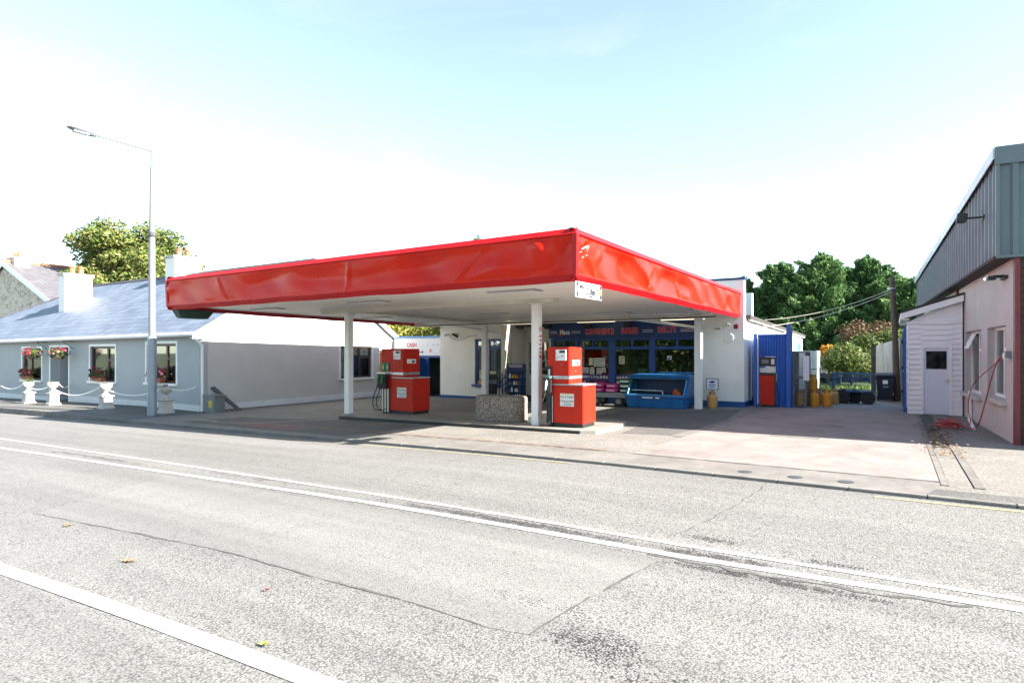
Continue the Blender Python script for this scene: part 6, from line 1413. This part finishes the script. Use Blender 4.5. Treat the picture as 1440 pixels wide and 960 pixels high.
broadleaf('shrub', -1.1,40.5,0,3.7,2.9,3000,.09,M['leaf_red'],23,'sparse russet bush rising behind the green shrubs','shrub',.2,limbs=10)
broadleaf('small_tree', -2.95,37.5,0,2.25,1.0,1300,.10,M['leaf_orange'],24,'small tree with bright orange-yellow leaves','small tree',.3,limbs=6)
# grass tufts at the strip behind the cart
mb = MB(); rr = random.Random(9)
for i in range(1600):
    x, y = rr.uniform(-2.8,.3), rr.uniform(31,36); a = rr.uniform(0,6.28); h = rr.uniform(.08,.25); mb.add([(x-.02*math.cos(a),y-.02*math.sin(a),0),(x+.02*math.cos(a),y+.02*math.sin(a),0),(x+rr.uniform(-.08,.08),y+rr.uniform(-.08,.08),h)], [(0,1,2)])
tag(mb.build('grass_tufts', M['grass']), 'uneven grass along the back edge of the yard', 'grass', kind='stuff')
# tall hedge across the road, seen mirrored in the shop glass
mb = MB(); rr = random.Random(31)
bl = [((x+rr.uniform(-.5,.5), -13.5+rr.uniform(-.5,.5), g(x)+rr.uniform(.6,4.3)), (1.3,.9,1.1)) for x in range(-40,26) for _ in range(3)]
leaf_blobs(mb, bl, 30000, .2, rr); 
for x in range(-40,26,1): mb.box(x-.52,x+.52,-14.1,-13.2,g(x)-.1,g(x)+4.0)
tag(mb.build('hedge', M['hedge'], loc=(0,-13.5,0)), 'tall leafy hedge on the far side of the road, mirrored in the shop glass', 'hedge', kind='stuff')
# ================================================================= light, sky, camera
K, Mm = 1.65, .2
el = math.atan(1/math.hypot(K, Mm)); az = math.atan2(K, Mm)
w = bpy.data.worlds.new('World'); sc.world = w; w.use_nodes = True; t = w.node_tree; bg = t.nodes['Background']
sky = t.nodes.new('ShaderNodeTexSky'); sky.sky_type = 'NISHITA'; sky.sun_disc = False; sky.sun_elevation = el; sky.sun_rotation = az
sky.air_density = 1.0; sky.dust_density = .35; sky.ozone_density = 1.0
tc = t.nodes.new('ShaderNodeTexCoord'); mp = t.nodes.new('ShaderNodeMapping'); mp.inputs['Scale'].default_value = (1.3,1.3,5.0); mp.inputs['Rotation'].default_value = (R(12),R(-8),R(20)); mp.inputs['Location'].default_value = (3.1,.7,1.9)
nz = t.nodes.new('ShaderNodeTexNoise'); nz.inputs['Scale'].default_value = 1.5; nz.inputs['Detail'].default_value = 7; nz.inputs['Roughness'].default_value = .58; nz.inputs['Distortion'].default_value = .5
rp = t.nodes.new('ShaderNodeValToRGB'); rp.color_ramp.elements[0].position = .56; rp.color_ramp.elements[1].position = .8; rp.color_ramp.elements[1].color = (.14,.14,.14,1)
mx = t.nodes.new('ShaderNodeMix'); mx.data_type = 'RGBA'; mx.inputs[7].default_value = (4.6,4.75,4.9,1)
t.links.new(tc.outputs['Generated'], mp.inputs[0]); t.links.new(mp.outputs[0], nz.inputs[0]); t.links.new(nz.outputs['Fac'], rp.inputs[0]); t.links.new(rp.outputs[0], mx.inputs[0]); hs = t.nodes.new('ShaderNodeHueSaturation'); hs.inputs['Saturation'].default_value = .72; t.links.new(sky.outputs[0], hs.inputs['Color']); tn = t.nodes.new('ShaderNodeMix'); tn.data_type = 'RGBA'; tn.blend_type = 'MULTIPLY'; tn.inputs[0].default_value = 1; tn.inputs[7].default_value = (.96,1.06,1.02,1); t.links.new(hs.outputs[0], tn.inputs[6]); t.links.new(tn.outputs[2], mx.inputs[6]); t.links.new(mx.outputs[2], bg.inputs[0])
bg.inputs[1].default_value = SKY_S
sl = bpy.data.lights.new('sun', 'SUN'); sl.energy = SUN_S; sl.angle = R(.5); sl.color = (1, .93, .82)
so = bpy.data.objects.new('sun', sl); COL.objects.link(so); so.rotation_euler = Vector((-K,-Mm,-1)).to_track_quat('-Z','Y').to_euler(); so.location = (20,5,20)
cam = bpy.data.cameras.new('camera'); co_ = bpy.data.objects.new('camera', cam); COL.objects.link(co_)
co_.location = (0,0,1.85); co_.rotation_euler = (R(90),0,R(32.0)); cam.sensor_width = 36; cam.lens = 856/1440*36; cam.shift_y = 14/1440; cam.clip_start = .05; cam.clip_end = 3000
sc.camera = co_
vs_ = sc.view_settings; vs_.view_transform = 'Standard'; vs_.look = 'None'; vs_.exposure = EXPO; vs_.gamma = 1; vs_.use_curve_mapping = False
sc.cycles.max_bounces = 7; sc.cycles.diffuse_bounces = 4; sc.cycles.transparent_max_bounces = 10; sc.cycles.caustics_reflective = False; sc.cycles.caustics_refractive = False
